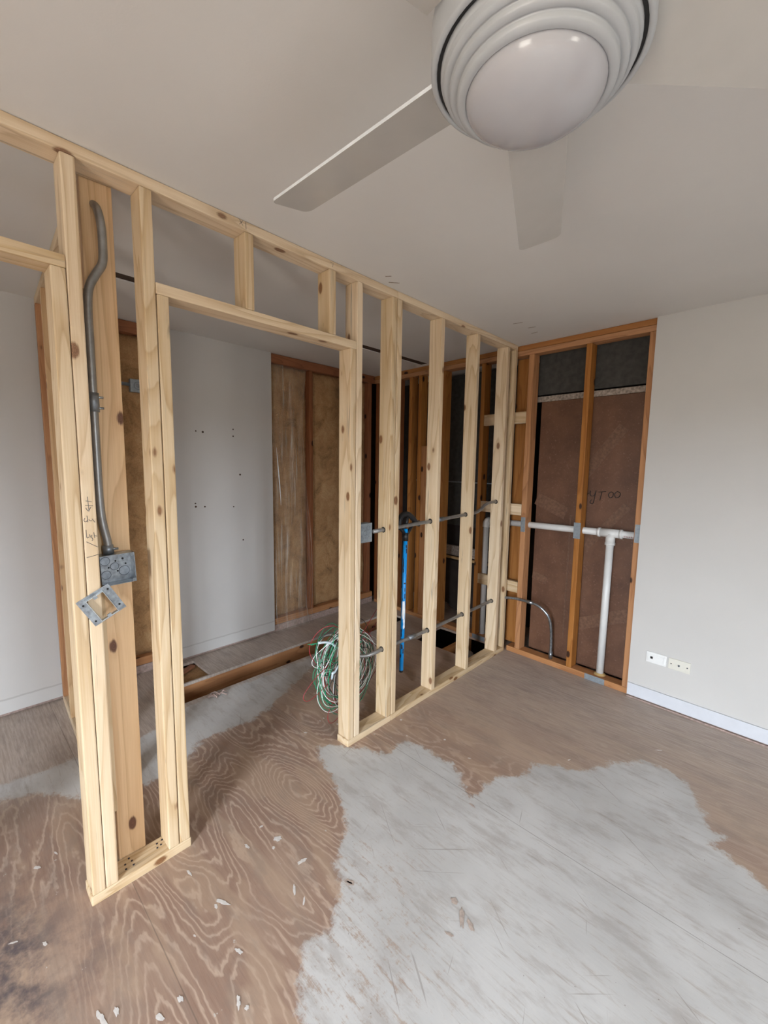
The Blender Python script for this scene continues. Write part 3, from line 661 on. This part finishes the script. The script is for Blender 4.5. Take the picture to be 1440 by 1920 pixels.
# far wall framing around the openings
def far(name, y0, y1, z0, z1, label, mat='oldd', x0=XL-0.102, x1=XL-0.0135, cat='stud'):
    return lumber(name, (x0, y0, z0), (x1, y1, z1), label, cat, mat)
far('far_stud', 2.408, 2.446, 0.12, 2.36, 'reddish stud in the middle of the insulated opening')
far('far_stud', 1.967, 2.003, 0.12, 2.36, 'reddish stud at the left edge of the insulated opening')
far('far_stud', 2.82, 2.858, 0.12, 2.36, 'reddish stud in the insulated opening, right of the middle one')
far('far_stud', 3.16, 3.21, 0.12, 2.36, 'reddish stud ending the insulated opening at the back corner')
far('far_stud', 1.131, 1.165, 0.12, 2.36, 'reddish stud at the right edge of the small left opening')
far('far_stud', 0.585, 0.62, 0.12, 2.36, 'reddish stud at the left edge of the small left opening')
far('far_top_plate', 0.5, 3.25, 2.362, 2.438, 'red brown top plate above the insulation', cat='plate')
far('far_sole_plate', 0.5, 3.25, 0.062, 0.118, 'orange brown plate along the foot of the insulation', 'old', cat='plate')
far('far_sole_plate', -2.6, 3.25, 0.0, 0.060, 'dusty purple brown bottom plate on the closet strip', 'splat2', x1=XL-0.0135, cat='plate')
def batt(y0, y1, z0, z1, label):
    bm = bmesh.new(); ny, nz = 18, 90; g = []
    for i in range(ny+1):
        row = []
        for j in range(nz+1):
            y = y0+(y1-y0)*i/ny; z = z0+(z1-z0)*j/nz
            e = min(i, ny-i)/ny; ez = min(j, nz-j)/nz
            bul = 0.03*(1-math.exp(-e*14))*(1-math.exp(-ez*40))
            n1 = noise.noise(Vector((y*6, z*6, y0)))*0.014 + noise.noise(Vector((y*22, z*22, y0)))*0.005
            row.append(bm.verts.new((XL-0.07+bul+n1, y, z)))
        g.append(row)
    for i in range(ny):
        for j in range(nz): bm.faces.new((g[i][j], g[i+1][j], g[i+1][j+1], g[i][j+1]))
    r = bmesh.ops.extrude_face_region(bm, geom=list(bm.faces))
    for v in [q for q in r['geom'] if isinstance(q, bmesh.types.BMVert)]: v.co.x = XL-0.16
    bmesh.ops.recalc_face_normals(bm, faces=bm.faces)
    return tag(link('insulation_batt', bm, M['ins'], None, True), label, 'insulation')
batt(2.004, 2.407, 0.12, 2.36, 'brown fibreglass batt in the left bay, beneath the loose clear film')
batt(2.447, 2.819, 0.12, 2.36, 'brown fibreglass batt in the second bay, right of the loose film')
batt(2.859, 3.159, 0.12, 2.36, 'brown fibreglass batt in the bay by the back corner')
batt(0.621, 1.130, 0.12, 2.36, 'brown fibreglass batt in the small opening behind the broad amber stud')
# clear film over the left bay
bm = bmesh.new(); g = []; ny, nz = 40, 60
for i in range(ny+1):
    row = []
    for j in range(nz+1):
        s = i/ny; z = 0.01+2.34*j/nz; y = 2.012+s*(0.345+0.05*math.sin(z*2.3+0.5))
        x = XL-0.006+0.012*math.sin(s*17+z*1.2)*s+0.01*noise.noise(Vector((y*9, z*2, 0)))
        if z < 0.15: x += (0.15-z)*0.28
        row.append(bm.verts.new((x+0.012, y, z)))
    g.append(row)
for i in range(ny):
    for j in range(nz): bm.faces.new((g[i][j], g[i+1][j], g[i+1][j+1], g[i][j+1]))
film = link('plastic_film', bm, M['film'], None, True); tag(film, 'loose wrinkled clear plastic film hanging over the left insulated bay', 'plastic sheet')
bm = bmesh.new()
pts = [(XL+0.02+0.004*math.sin(z*9), 2.012+0.345+0.05*math.sin(z*2.3+0.5), z) for z in [0.012+2.33*j/50 for j in range(51)]]
pts = [((p[0]+(0.15-p[2])*0.3, p[1], p[2]) if p[2] < .15 else p) for p in pts]
add_tube(bm, pts, 0.004, 6); link('rolled_edge', bm, M['film'], film, True)
bm = bmesh.new(); add_tube(bm, [(XL+0.02, 2.045+0.03*math.sin((1.5-z)*3), z) for z in [1.15+0.5*j/12 for j in range(13)]], [0.001+0.004*math.sin(math.pi*j/12) for j in range(13)], 6)
link('fold_highlight', bm, M['label_highlight'], film, True)  # opaque white streak painting a highlight on the clear film

# ------------------------------------------------------------------ behind the back wall
pan = box('tub_surround_panel', (-1.464, 0.150, 0.03), (-0.62, 0.160, 2.02), M['panel'], bevel=0.004, frame=BACK)
tag(pan, 'brown fibreglass back of a tub surround behind the old studs', 'panel')
def strip(u0, z0, u1, z1, wd, th=0.0012, name='tape_strip', mat='tape'):
    L = math.hypot(u1-u0, z1-z0); a = math.atan2(z1-z0, u1-u0)
    bm = bmesh.new(); add_box(bm, (-L/2, -th, -wd/2), (L/2, th, wd/2), 0.0008)
    return link(name, bm, M[mat], pan, mw=BACK @ Matrix.Translation(((u0+u1)/2, 0.1485, (z0+z1)/2)) @ Matrix.Rotation(-a, 4, 'Y'))
strip(-1.12, 1.44, -0.86, 1.80, 0.075); strip(-1.07, 0.93, -0.80, 1.26, 0.06)
strip(-1.09, 0.335, -0.74, 0.50, 0.09); strip(-1.46, 1.27, -1.22, 1.17, 0.10)
strip(-1.46, 0.65, -1.34, 0.62, 0.06); strip(-1.185, 0.2, -1.185, 1.16, 0.012)
to4 = lambda a, b: tuple(BACK @ Vector((a, 0.1465, b)))
strokes('marker_writing', [[(-1.092,1.352),(-1.085,1.32),(-1.06,1.335)], [(-1.052,1.352),(-1.05,1.318),(-1.025,1.318),(-1.012,1.356)], [(-1.015,1.34),(-1.028,1.262),(-1.05,1.268),(-1.04,1.288)],
  [(-0.995,1.345),(-0.945,1.352)], [(-0.972,1.348),(-0.983,1.285)],
  [(-0.912,1.352),(-0.928,1.332),(-0.918,1.31),(-0.900,1.318),(-0.897,1.342),(-0.912,1.352)],
  [(-0.872,1.356),(-0.888,1.336),(-0.878,1.312),(-0.856,1.322),(-0.853,1.346),(-0.872,1.356)]], to4, 0.0026, 'ink', pan)
tag(box('dark_backer', (-1.50, 0.152, 2.075), (-0.62, 0.165, 2.42), M['felt'], frame=BACK), 'charcoal grey board at the top behind the old studs, above the brown panel', 'board')
tag(box('seam_tape', (-1.50, 0.144, 2.020), (-0.62, 0.150, 2.062), M['seam'], frame=BACK, bevel=.002), 'frayed pale tape band between the charcoal board and the brown panel', 'tape')
tag(box('dark_backer', (-2.75, 0.50, 0.9), (-1.7, 0.513, 2.42), M['felt'], frame=BACK), 'added dark board standing in for the shade deep in the bay behind the partition', 'board')  # added board whose dark colour stands in for shade in the bay
tag(box('shelf_board', (-2.75, 0.42, 0.60), (-1.95, 0.45, 0.70), M['seam'], frame=BACK, bevel=.003), 'dusty pale board deep in the dark bay', 'board')
tag(lumber('ledger_strip', (-2.75, 0.40, 0.565), (-1.95, 0.425, 0.59), None, None, 'board', frame=BACK), 'thin yellow wood ledger below the dusty board deep in the dark bay', 'lumber')
# rounded tub end
bm = bmesh.new(); pr = [(-2.62, 0.56), (-2.60, 0.32), (-2.54, 0.14), (-2.42, 0.06), (-2.1, 0.03), (-1.95, 0.03), (-1.95, 0.56)]
A = [bm.verts.new((u, 0.36, z)) for u, z in pr]; B = [bm.verts.new((u, 0.40, z)) for u, z in pr]
bm.faces.new(A); bm.faces.new(B[::-1])
for i in range(len(pr)): bm.faces.new((A[i], A[(i+1) % len(pr)], B[(i+1) % len(pr)], B[i]))
bmesh.ops.recalc_face_normals(bm, faces=bm.faces)
tag(link('bathtub', bm, M['cavity'], mw=BACK), 'dark rounded underside of a bathtub deep in the bay', 'bathtub')
tube('thin_pipe', [(-2.9, 0.30, 1.36), (-1.95, 0.30, 1.36)], 0.006, 'galvd', frame=BACK)
tag(bpy.data.objects['thin_pipe'], 'thin pale horizontal rod in the dark bay behind the studs', 'pipe')

# ------------------------------------------------------------------ PVC waste pipe
pv = empty('pvc_pipe', (-0.88, 0.0805, 0.0), 'white plastic vent pipe with a tee and two vertical legs across the old studs', 'pipe', frame=BACK)
R_ = 0.0245; ZP = 1.066
tube('horizontal_pipe', [(-1.84, 0.0805, ZP-0.012), (-0.675, 0.0805, ZP+0.006)], R_, 'pvc', pv, 24, BACK)
tube('vertical_pipe', [(-0.876, 0.0805, 0.02), (-0.872, 0.0805, ZP)], R_, 'pvc', pv, 24, BACK)
tube('tee_sleeve', [(-0.95, 0.0805, ZP+0.002), (-0.80, 0.0805, ZP+0.004)], R_+0.0055, 'pvc', pv, 24, BACK)
tube('tee_rim', [(-0.955, 0.0805, ZP+0.002), (-0.938, 0.0805, ZP+0.002)], R_+0.0085, 'pvc', pv, 24, BACK)
tube('tee_rim', [(-0.812, 0.0805, ZP+0.004), (-0.795, 0.0805, ZP+0.004)], R_+0.0085, 'pvc', pv, 24, BACK)
tube('tee_branch', [(-0.872, 0.0805, ZP), (-0.872, 0.0805, ZP-0.075)], R_+0.0055, 'pvc', pv, 24, BACK)
tube('tee_rim', [(-0.872, 0.0805, ZP-0.062), (-0.872, 0.0805, ZP-0.08)], R_+0.0085, 'pvc', pv, 24, BACK)
bm = bmesh.new(); add_tube(bm, catmull([(-1.84, 0.0805, ZP-0.012), (-1.862, 0.0805, ZP-0.018), (-1.873, 0.0805, ZP-0.04), (-1.875, 0.0805, ZP-0.07)], 6), R_+0.006, 24)
link('elbow', bm, M['pvc'], pv, True, mw=BACK)
tube('vertical_pipe', [(-1.875, 0.0805, 0.0), (-1.875, 0.0805, ZP-0.06)], R_, 'pvc', pv, 24, BACK)
tp_ = lambda a, b: tuple(BACK @ Vector((a, 0.0557, b)))
ink = []
for k, ch in enumerate('CHARLO'):
    x = -0.778+k*0.014; z = ZP-0.005; hh = 0.009; ww = 0.008
    sh = {'C': [[(1, 1), (0, .8), (0, .2), (1, 0)]], 'H': [[(0, 0), (0, 1)], [(1, 0), (1, 1)], [(0, .5), (1, .5)]], 'A': [[(0, 0), (.5, 1)], [(.5, 1), (1, 0)], [(.2, .4), (.8, .4)]],
          'R': [[(0, 0), (0, 1)], [(0, 1), (1, .8), (0, .5)], [(0, .5), (1, 0)]], 'L': [[(0, 1), (0, 0)], [(0, 0), (1, 0)]], 'O': [[(0, .5), (.5, 1), (1, .5), (.5, 0), (0, .5)]]}[ch]
    ink += [[(x+a*ww, z-0.006+b_*hh) for a, b_ in l] for l in sh]
strokes('printed_lettering', ink, tp_, 0.0008, 'red_ink', pv)
for (u0, u1, z0, z1, lab) in ((-1.514, -1.478, 1.006, 1.122, 'grey steel nail plate over the pipe on the stud by the dark gap'),
                              (-1.100, -1.052, 1.010, 1.125, 'grey steel nail plate over the pipe on the middle stud of the brown panel'),
                              (-0.705, -0.668, 1.035, 1.155, 'grey steel nail plate over the pipe at the right edge of the opening')):
    tag(box('nail_plate', (u0, FV0-0.0022, z0), (u1, FV0-0.0002, z1), M['plate'], frame=BACK, bevel=.0006), lab, 'nail plate')
tag(box('nail_plate', (-0.955, FV0-0.0022, 0.001), (-0.82, FV0-0.0002, 0.043), M['plate'], frame=BACK, bevel=.0006), 'wide grey steel nail plate on the floor plate at the foot of the white pipe', 'nail plate')
tag(box('nail_plate', (-1.93, FV0-0.0022, 0.0), (-1.80, FV0-0.0002, 0.040), M['plate'], frame=BACK, bevel=.0006), 'grey steel nail plate at the foot of the white pipe behind the partition', 'nail plate')
lathe('pipe_sealant', [(0.025, 0.012), (0.033, 0.006), (0.04, 0.0)], (-0.876, 0.0805, 0.042), M['foam'], None, 24, BACK)
tag(bpy.data.objects['pipe_sealant'], 'yellow sealant ring around the foot of the white pipe', 'sealant')

# ------------------------------------------------------------------ conduits
er = 0.0115
# vertical conduit on the cluster
cv = empty('electrical_conduit', (-1.65, 0.38, 1.21), 'grey steel conduit bending down the left stud cluster into the open box', 'conduit')
xcd = -1.648
pts = [(-1.71, .406, 2.335), (-1.690, .406, 2.332), (-1.662, .409, 2.31), (-1.648, .414, 2.26), (xcd, .4155, 2.20), (xcd, .412, 2.145), (xcd, .392, 2.105), (xcd, .372, 2.06), (xcd, .3655, 2.0), (xcd, .365, 1.9), (xcd, .365, 1.7), (xcd, .365, 1.5), (xcd, .366, 1.38), (xcd, .371, 1.31), (xcd, .381, 1.25), (xcd, .384, 1.205)]
tube('pipe', pts, 0.0125, 'emt', cv, 16, curve=6)
tube('coupling', [(xcd, .365, 1.735), (xcd, .365, 1.675)], 0.0165, 'galvd', cv, 16)
for z in (1.722, 1.688): tube('set_screw', [(xcd+0.004, .372, z), (xcd+0.006, .392, z)], 0.004, 'galv', cv, 8)
tube('connector', [(xcd, .381, 1.235), (xcd, .383, 1.207)], 0.0165, 'galvd', cv, 16)
tube('set_screw', [(xcd+0.006, .385, 1.222), (xcd+0.010, .41, 1.222)], 0.004, 'galv', cv, 8)
# hole in the broad stud
bm = bmesh.new(); bmesh.ops.create_circle(bm, cap_ends=True, segments=20, radius=0.021); bmesh.ops.solidify(bm, geom=bm.faces, thickness=0.001)
link('drilled_hole', bm, M['dark'], wide, mw=Matrix.Translation((-1.6872, .402, 2.338)) @ Matrix.Rotation(math.radians(90), 4, 'Y'))
# open junction box facing the room
JB = Matrix.Translation((-1.612, .401, 1.155)) @ Matrix.Rotation(math.radians(2), 4, 'X')
jb = empty('junction_box', (-1.612, .401, 1.155), 'open square galvanised box at the bottom of the bent conduit', 'electrical box')
def inbox(name, boxes, mat, par, fr, bev=0.0008):
    bm = bmesh.new()
    for lo, hi in boxes: add_box(bm, lo, hi, bev)
    return link(name, bm, M[mat], par, mw=fr)
hb, dp, th = 0.0515, 0.050, 0.0016
inbox('box_shell', [((-dp, -hb, -hb), (-dp+th, hb, hb)), ((-dp, -hb, -hb), (0, -hb+th, hb)), ((-dp, hb-th, -hb), (0, hb, hb)), ((-dp, -hb, -hb), (0, hb, -hb+th)), ((-dp, -hb, hb-th), (0, hb, hb)),
                    ((-0.002, -hb, -hb), (0, -hb+0.008, -hb+0.008)), ((-0.002, hb-0.012, hb-0.012), (0, hb, hb)), ((-0.002, hb-0.012, -hb), (0, hb, -hb+0.012))], 'galv', jb, JB)
def disc(name, mat, par, mw, r, th_=0.0012, ring=False):
    bm = bmesh.new()
    if ring: add_tube(bm, [(r*math.cos(2*math.pi*k/24), r*math.sin(2*math.pi*k/24), 0) for k in range(24)], 0.0009, 6, True)
    else: bmesh.ops.create_cone(bm, cap_ends=True, segments=24, radius1=r, radius2=r, depth=th_)
    return link(name, bm, M[mat], par, mw=mw)
RY = Matrix.Rotation(math.radians(90), 4, 'Y')
for (y, z, r) in ((-0.027, 0.024, .014), (-0.027, -0.024, .014), (0.0, 0.002, .0125), (0.028, -0.018, .016)):
    mw = JB @ Matrix.Translation((-dp+th+0.0008, y, z)) @ RY
    disc('knockout', 'galvd', jb, mw, r); disc('knockout_ring', 'chip', jb, mw, r, ring=True)
mw = JB @ Matrix.Translation((-dp+th+0.002, 0.024, 0.026)) @ RY; disc('ground_boss', 'galv', jb, mw, .011, .004); disc('screw_hole', 'dark', jb, JB @ Matrix.Translation((-dp+th+0.0045, 0.025, 0.026)) @ RY, .0035, .001)
for (y, z) in ((0.004, 0.02), (0.034, 0.006), (0.008, -0.016), (-0.018, 0.0)): disc('screw_hole', 'dark', jb, JB @ Matrix.Translation((-dp+th+0.0006, y, z)) @ RY, .0028)
# mud ring hanging off its corner
ang = math.atan2(1.027-1.104, .384-.341)
MR = Matrix.Translation((-1.592, .342, 1.050)) @ Matrix.Rotation(ang, 4, 'X') @ Matrix.Rotation(math.radians(6), 4, 'Y')
mr = empty('mud_ring', (-1.592, .342, 1.050), 'square galvanised device ring hanging diamond-wise below the open box', 'mud ring')
o1, a1, b1 = 0.051, 0.043, 0.0275
inbox('ring_plate', [((-.001, -o1, b1), (.001, o1, o1)), ((-.001, -o1, -o1), (.001, o1, -b1)), ((-.001, -o1, -b1), (.001, -a1, b1)), ((-.001, a1, -b1), (.001, o1, b1))], 'galv', mr, MR, 0.0005)
inbox('raised_collar', [((0, -a1, b1-.0016), (.017, a1, b1)), ((0, -a1, -b1), (.017, a1, -b1+.0016)), ((0, -a1, -b1), (.017, -a1+.0016, b1)), ((0, a1-.0016, -b1), (.017, a1, b1))], 'galvb', mr, MR, 0.0004)
for (y, z) in ((.03, .04), (-.03, -.04), (-.036, .041), (.036, -.041)): disc('screw_slot', 'dark', mr, MR @ Matrix.Translation((.0014, y, z)) @ RY, .0032)
for y in (-a1+.004, a1-.004): inbox('screw_ear', [((.012, y-.006, -.006), (.017, y+.006, .006))], 'galv', mr, MR, .0004)

# upper conduit run
XC = -1.642
cu = empty('electrical_conduit', (XC, 2.2, 1.16), 'upper horizontal steel conduit threaded through the pine studs', 'conduit')
tube('pipe', [(XC, 1.645, 1.150), (XC, 2.0, 1.158), (XC, 2.3, 1.166), (XC, 2.60, 1.176), (XC, 2.70, 1.180), (XC, 2.77, 1.198), (XC, 2.83, 1.228), (XC, 2.90, 1.242), (XC, 3.02, 1.244)], er, 'emt', cu, 14, curve=5)
tube('coupling', [(XC, 2.235, 1.1645), (XC, 2.295, 1.166)], 0.015, 'galvd', cu, 14)
cl = empty('electrical_conduit', (XC, 2.2, 0.44), 'lower horizontal steel conduit from the coiled wires through the pine studs', 'conduit')
tube('pipe', [(-1.70, 1.53, .455), (-1.69, 1.57, .440), (-1.665, 1.62, .432), (XC, 1.68, .442), (XC, 1.75, .446), (XC, 2.0, .440), (XC, 2.2, .438), (XC, 2.58, .444), (XC, 2.98, .449), (XC, 3.07, .452)], er, 'emt', cl, 14, curve=5)
tube('coupling', [(XC, 1.965, .4405), (XC, 2.03, .440)], 0.015, 'galvd', cl, 14)
cb = empty('electrical_conduit', (-1.3, 0.06, 0.45), 'bright steel conduit curving from the corner studs down to the floor plate', 'conduit', frame=BACK)
tube('pipe', [(-1.66, -0.035, .442), (-1.60, -0.025, .455), (-1.52, -0.006, .462), (-1.44, 0.0, .462), (-1.36, 0.0, .458), (-1.30, 0.004, .436), (-1.25, 0.014, .385), (-1.232, 0.03, .31), (-1.228, 0.045, .18), (-1.228, 0.05, .0425)], 0.0105, 'galv', cb, 14, BACK, curve=6)
tube('coupling', [(-1.42, 0.0, .462), (-1.37, 0.0, .459)], 0.0135, 'galv', cb, 14, BACK)
tube('connector', [(-1.228, 0.048, .10), (-1.228, 0.05, .045)], 0.0145, 'galv', cb, 14, BACK)
# drilled holes where conduits enter studs
for nm, y, z in (('wall_stud', 1.7225, 1.152), ('wall_stud', 2.157, 1.163), ('wall_stud', 2.565, 1.175), ('wall_stud', 2.987, 1.243), ('wall_stud', 1.7225, .446), ('wall_stud', 2.157, .438), ('wall_stud', 2.565, .444), ('wall_stud', 2.987, .449)):
    st = min((o for o in bpy.data.objects if o.name.startswith('wall_stud')), key=lambda o: abs(WM[o.name].translation.y-(y+0.02)))
    disc('drilled_hole', 'dark', st, Matrix.Translation((XC, y+0.0008, z)) @ Matrix.Rotation(math.radians(90), 4, 'X'), 0.0165, 0.0012)
# grey box at the end of the upper run
gb = empty('outlet_box', (-1.665, 1.592, 1.145), 'closed grey square electrical box between the right doorway and the doubled stud', 'electrical box')
box('box_shell', (-1.70, 1.5395, 1.092), (-1.652, 1.6445, 1.198), M['plate'], gb, 0.002)
for (y, z, r) in ((1.565, 1.172, .012), (1.615, 1.172, .012), (1.592, 1.145, .013), (1.565, 1.118, .012)):
    disc('knockout_ring', 'galvd', gb, Matrix.Translation((-1.6515, y, z)) @ RY, r, ring=True)
disc('bright_screw', 'galv', gb, Matrix.Translation((-1.651, 1.622, 1.118)) @ RY, .007, .003)
tube('bracket', [(-1.67, 1.5095, 1.145), (-1.67, 1.545, 1.145)], 0.012, 'plate', gb, 8)
# box on the far wall insulation
rb = empty('ceiling_light_box', (-3.22, 0.965, 2.02), 'dusty octagonal box on the insulation in the small left opening', 'electrical box')
bm = bmesh.new(); add_box(bm, (-3.25, .925, 1.975), (-3.21, 1.015, 2.06), .006); link('box_shell', bm, M['plate'], rb)
disc('knockout_ring', 'chip', rb, Matrix.Translation((-3.2095, .97, 2.018)) @ RY, .024, ring=True); disc('knockout', 'galvd', rb, Matrix.Translation((-3.2095, .97, 2.018)) @ RY, .014)
tube('conduit_stub', [(-3.225, .62, 2.03), (-3.225, .93, 2.022)], .011, 'plate', rb)

# ------------------------------------------------------------------ wire coil
wc = empty('wire_coil', (-1.75, 1.56, 0.30), 'tangled coil of green, white, red and black wires behind the doorway stud', 'wire coil')
def loop(cy, cz, ry, rz, x, ph, tilt, r=0.0022):
    pts = []
    for k in range(40):
        a = 2*math.pi*k/40+ph
        wob = 1+0.05*math.sin(3*a+ph*7)+0.03*math.sin(5*a+ph)
        y = ry*math.cos(a)*wob; z = rz*math.sin(a)*wob
        pts.append((x+0.02*math.sin(2*a+ph)+0.03*math.cos(a+ph), cy+y*math.cos(tilt)-z*math.sin(tilt), cz+y*math.sin(tilt)+z*math.cos(tilt)))
    return pts
for nm, mt, cnt in (('green_wire', 'wg', 12), ('white_wire', 'ww', 12), ('black_wire', 'wk', 11), ('red_wire', 'wr', 4)):
    bm = bmesh.new()
    for k in range(cnt):
        small = k % 4 == 0
        ry = rnd.uniform(.10, .215)*(0.62 if small else 1); rz = rnd.uniform(.17, .265)*(0.5 if small else 1)
        cy_ = (1.48 if small else 1.59)+rnd.uniform(-.05, .05); cz_ = (.47 if small else .335)+rnd.uniform(-.04, .04)
        add_tube(bm, loop(cy_, cz_, ry, rz, -1.775+rnd.uniform(-.03, .02), rnd.uniform(0, 6), rnd.uniform(-.45, .3)), 0.0019, 6, True)
    link(nm, bm, M[mt], wc, True)
for pts_ in ([(-1.70, 1.54, .47), (-1.72, 1.70, .60), (-1.74, 1.80, .66), (-1.75, 1.82, .60), (-1.75, 1.72, .50), (-1.76, 1.60, .42)],
             [(-1.76, 1.45, .42), (-1.74, 1.32, .38), (-1.74, 1.24, .31), (-1.74, 1.28, .27), (-1.76, 1.42, .30)],
             [(-1.78, 1.50, .20), (-1.76, 1.42, .12), (-1.76, 1.44, .06), (-1.78, 1.52, .06), (-1.78, 1.58, .15)]):
    bm = bmesh.new(); add_tube(bm, catmull(pts_, 8), .0018, 6); link('loose_red_strand', bm, M['wr'], wc, True)
for p in ([(-1.75, 1.345, .565), (-1.75, 1.40, .552), (-1.75, 1.445, .528), (-1.752, 1.47, .50)], [(-1.74, 1.43, .365), (-1.74, 1.46, .37), (-1.74, 1.50, .41)], [(-1.755, 1.45, .36), (-1.76, 1.447, .32)]):
    bm = bmesh.new(); add_tube(bm, catmull(p, 4), .0065, 8); link('tape_wrap', bm, M['wt'], wc, True)
for k in range(3):
    bm = bmesh.new(); add_tube(bm, catmull([(-1.75, 1.40, .552), (-1.75, 1.35, .563), (-1.75, 1.30-.012*k, .566+.006*k)], 5), .0016, 6); link('wire_end', bm, M['wg'], wc, True)

# ------------------------------------------------------------------ conduit bender with blue handle, hooked on the upper conduit
cbn = empty('conduit_bender', (-1.64, 1.93, 1.15), 'blue handled conduit bender hanging head up from the upper conduit', 'bender')
XB = -1.655
hd = tube('handle', [(XB, 1.934, 1.135), (XB, 1.918, 0.245)], 0.0135, 'blue', cbn, 20)
tube('handle_tip', [(XB, 1.9181, 0.252), (XB, 1.9178, 0.232)], 0.012, 'blk', cbn, 20)
def on_handle(z, phi, hgt, wid, mat, nm):
    t_ = (1.135-z)/0.89; y = 1.934-0.016*t_
    bm = bmesh.new(); g = []
    for i in range(5):
        row = []
        for j in range(5):
            p_ = phi+(i/4-.5)*wid; jag = rnd.uniform(-.15, .15)*wid if i in (0, 4) else 0
            row.append(bm.verts.new((XB+0.0139*math.cos(p_+jag), y+0.0139*math.sin(p_+jag), z+(j/4-.5)*hgt+rnd.uniform(-.1, .1)*hgt*(j in (0, 4)))))
        g.append(row)
    for i in range(4):
        for j in range(4): bm.faces.new((g[i][j], g[i+1][j], g[i+1][j+1], g[i][j+1]))
    link(nm, bm, M[mat], cbn)
on_handle(.60, -0.6, .17, 1.5, 'label_highlight', 'paper_label'); on_handle(.545, -0.2, .06, .9, 'label_highlight', 'paper_label')
for (z, ph, hh, ww) in ((1.03,.5,.02,.5),(1.0,.6,.03,.5),(.93,-.6,.05,.35),(.89,-.7,.05,.35),(.88,-.5,.02,.4),(.80,.3,.008,1.0),(.76,.4,.02,.3),(.72,.5,.03,.4),(.70,-.6,.015,.4),(.49,-.5,.05,.4),(.40,-.1,.03,.7),(.37,.5,.03,.6),(.34,-.6,.02,.5),(.68,.2,.015,.4)):
    on_handle(z, ph-0.8, hh, ww, 'chip', 'paint_chip')
bm = bmesh.new()
add_tube(bm, catmull([(XB, 1.872, 1.135), (XB, 1.875, 1.19), (XB, 1.905, 1.222), (XB, 1.95, 1.222), (XB, 1.995, 1.196), (XB, 2.03, 1.165), (XB, 2.055, 1.158)], 6), 0.017, 10)
add_tube(bm, [(XB, 2.05, 1.175), (XB, 2.058, 1.14)], 0.010, 8)
link('bending_shoe', bm, M['blk'], cbn, True)
bm = bmesh.new()
add_tube(bm, [(XB, 1.875, 1.15), (XB, 1.93, 1.10)], 0.010, 8); add_tube(bm, [(XB, 2.01, 1.17), (XB, 1.965, 1.12), (XB, 1.935, 1.09)], 0.011, 8); add_tube(bm, [(XB, 1.95, 1.21), (XB, 1.938, 1.15)], 0.010, 8)
link('web', bm, M['blk'], cbn, True)
tube('socket', [(XB, 1.9335, 1.112), (XB, 1.933, 1.062)], 0.0185, 'blk', cbn, 16)

# ------------------------------------------------------------------ wall plates
def face(u0, u1, z0, z1, name, lab, mat):
    e = empty(name, ((u0+u1)/2, 0, (z0+z1)/2), lab, 'wall plate', frame=BACK)
    box('cover_plate', (u0, -0.007, z0), (u1, 0.0, z1), M[mat], e, 0.002, BACK); return e
RX = Matrix.Rotation(math.radians(90), 4, 'X')
e = face(-0.574, -0.462, 0.276, 0.346, 'data_plate', 'white wall plate with one jack, left of the ivory plate', 'white')
box('jack_insert', (-0.556, -0.0095, 0.292), (-0.480, -0.006, 0.331), M['white'], e, .0012, BACK)
box('jack_port', (-0.551, -0.0102, 0.304), (-0.537, -0.0088, 0.319), M['dark'], e, .0004, BACK)
box('clip', (-0.564, -0.0105, 0.290), (-0.559, -0.006, 0.333), M['white'], e, .001, BACK); box('clip', (-0.479, -0.0105, 0.290), (-0.473, -0.006, 0.333), M['white'], e, .001, BACK)
e = face(-0.452, -0.338, 0.274, 0.343, 'cable_plate', 'ivory wall plate with a coax socket and two screws, above the baseboard', 'ivory')
disc('coax_socket', 'galvd', e, BACK @ Matrix.Translation((-0.396, -0.009, 0.309)) @ RX, .006, .006); disc('socket_hole', 'dark', e, BACK @ Matrix.Translation((-0.396, -0.0122, 0.309)) @ RX, .003, .001)
for u in (-0.437, -0.353): disc('screw', 'chip', e, BACK @ Matrix.Translation((u, -0.0073, 0.309)) @ RX, .0038, .0015)

# ------------------------------------------------------------------ groups of repeats
GROUPS = {'wall_stud': 'studs of the new pine partition', 'jack_stud': 'jack studs of the new pine partition', 'king_stud': 'king studs of the new pine partition',
 'cripple_stud': 'cripple studs above the right doorway', 'top_plate': 'top plates of the new pine partition', 'sole_plate': 'floor plates of the new pine partition',
 'door_header': 'door headers of the new pine partition', 'cross_wall_stud': 'studs of the closet cross wall', 'back_stud': 'old studs of the back wall',
 'back_top_plate': 'top plates of the old back wall', 'back_sole_plate': 'floor plates of the old back wall', 'backing_board': 'backing boards in the old back wall',
 'blocking': 'pale pine blocks in the back corner', 'far_stud': 'old studs of the far closet wall', 'far_sole_plate': 'bottom plates of the far closet wall',
 'floor_joist': 'floor joists under the plywood', 'insulation_batt': 'insulation batts of the closet', 'nail_plate': 'steel nail plates over the pipe',
 'electrical_conduit': 'steel conduits', 'dark_backer': 'charcoal boards behind the studs'}
for o in C.objects:
    if o.parent is None and o.get('kind') != 'structure':
        g = GROUPS.get(o.name.split('.')[0])
        if g: o['group'] = g
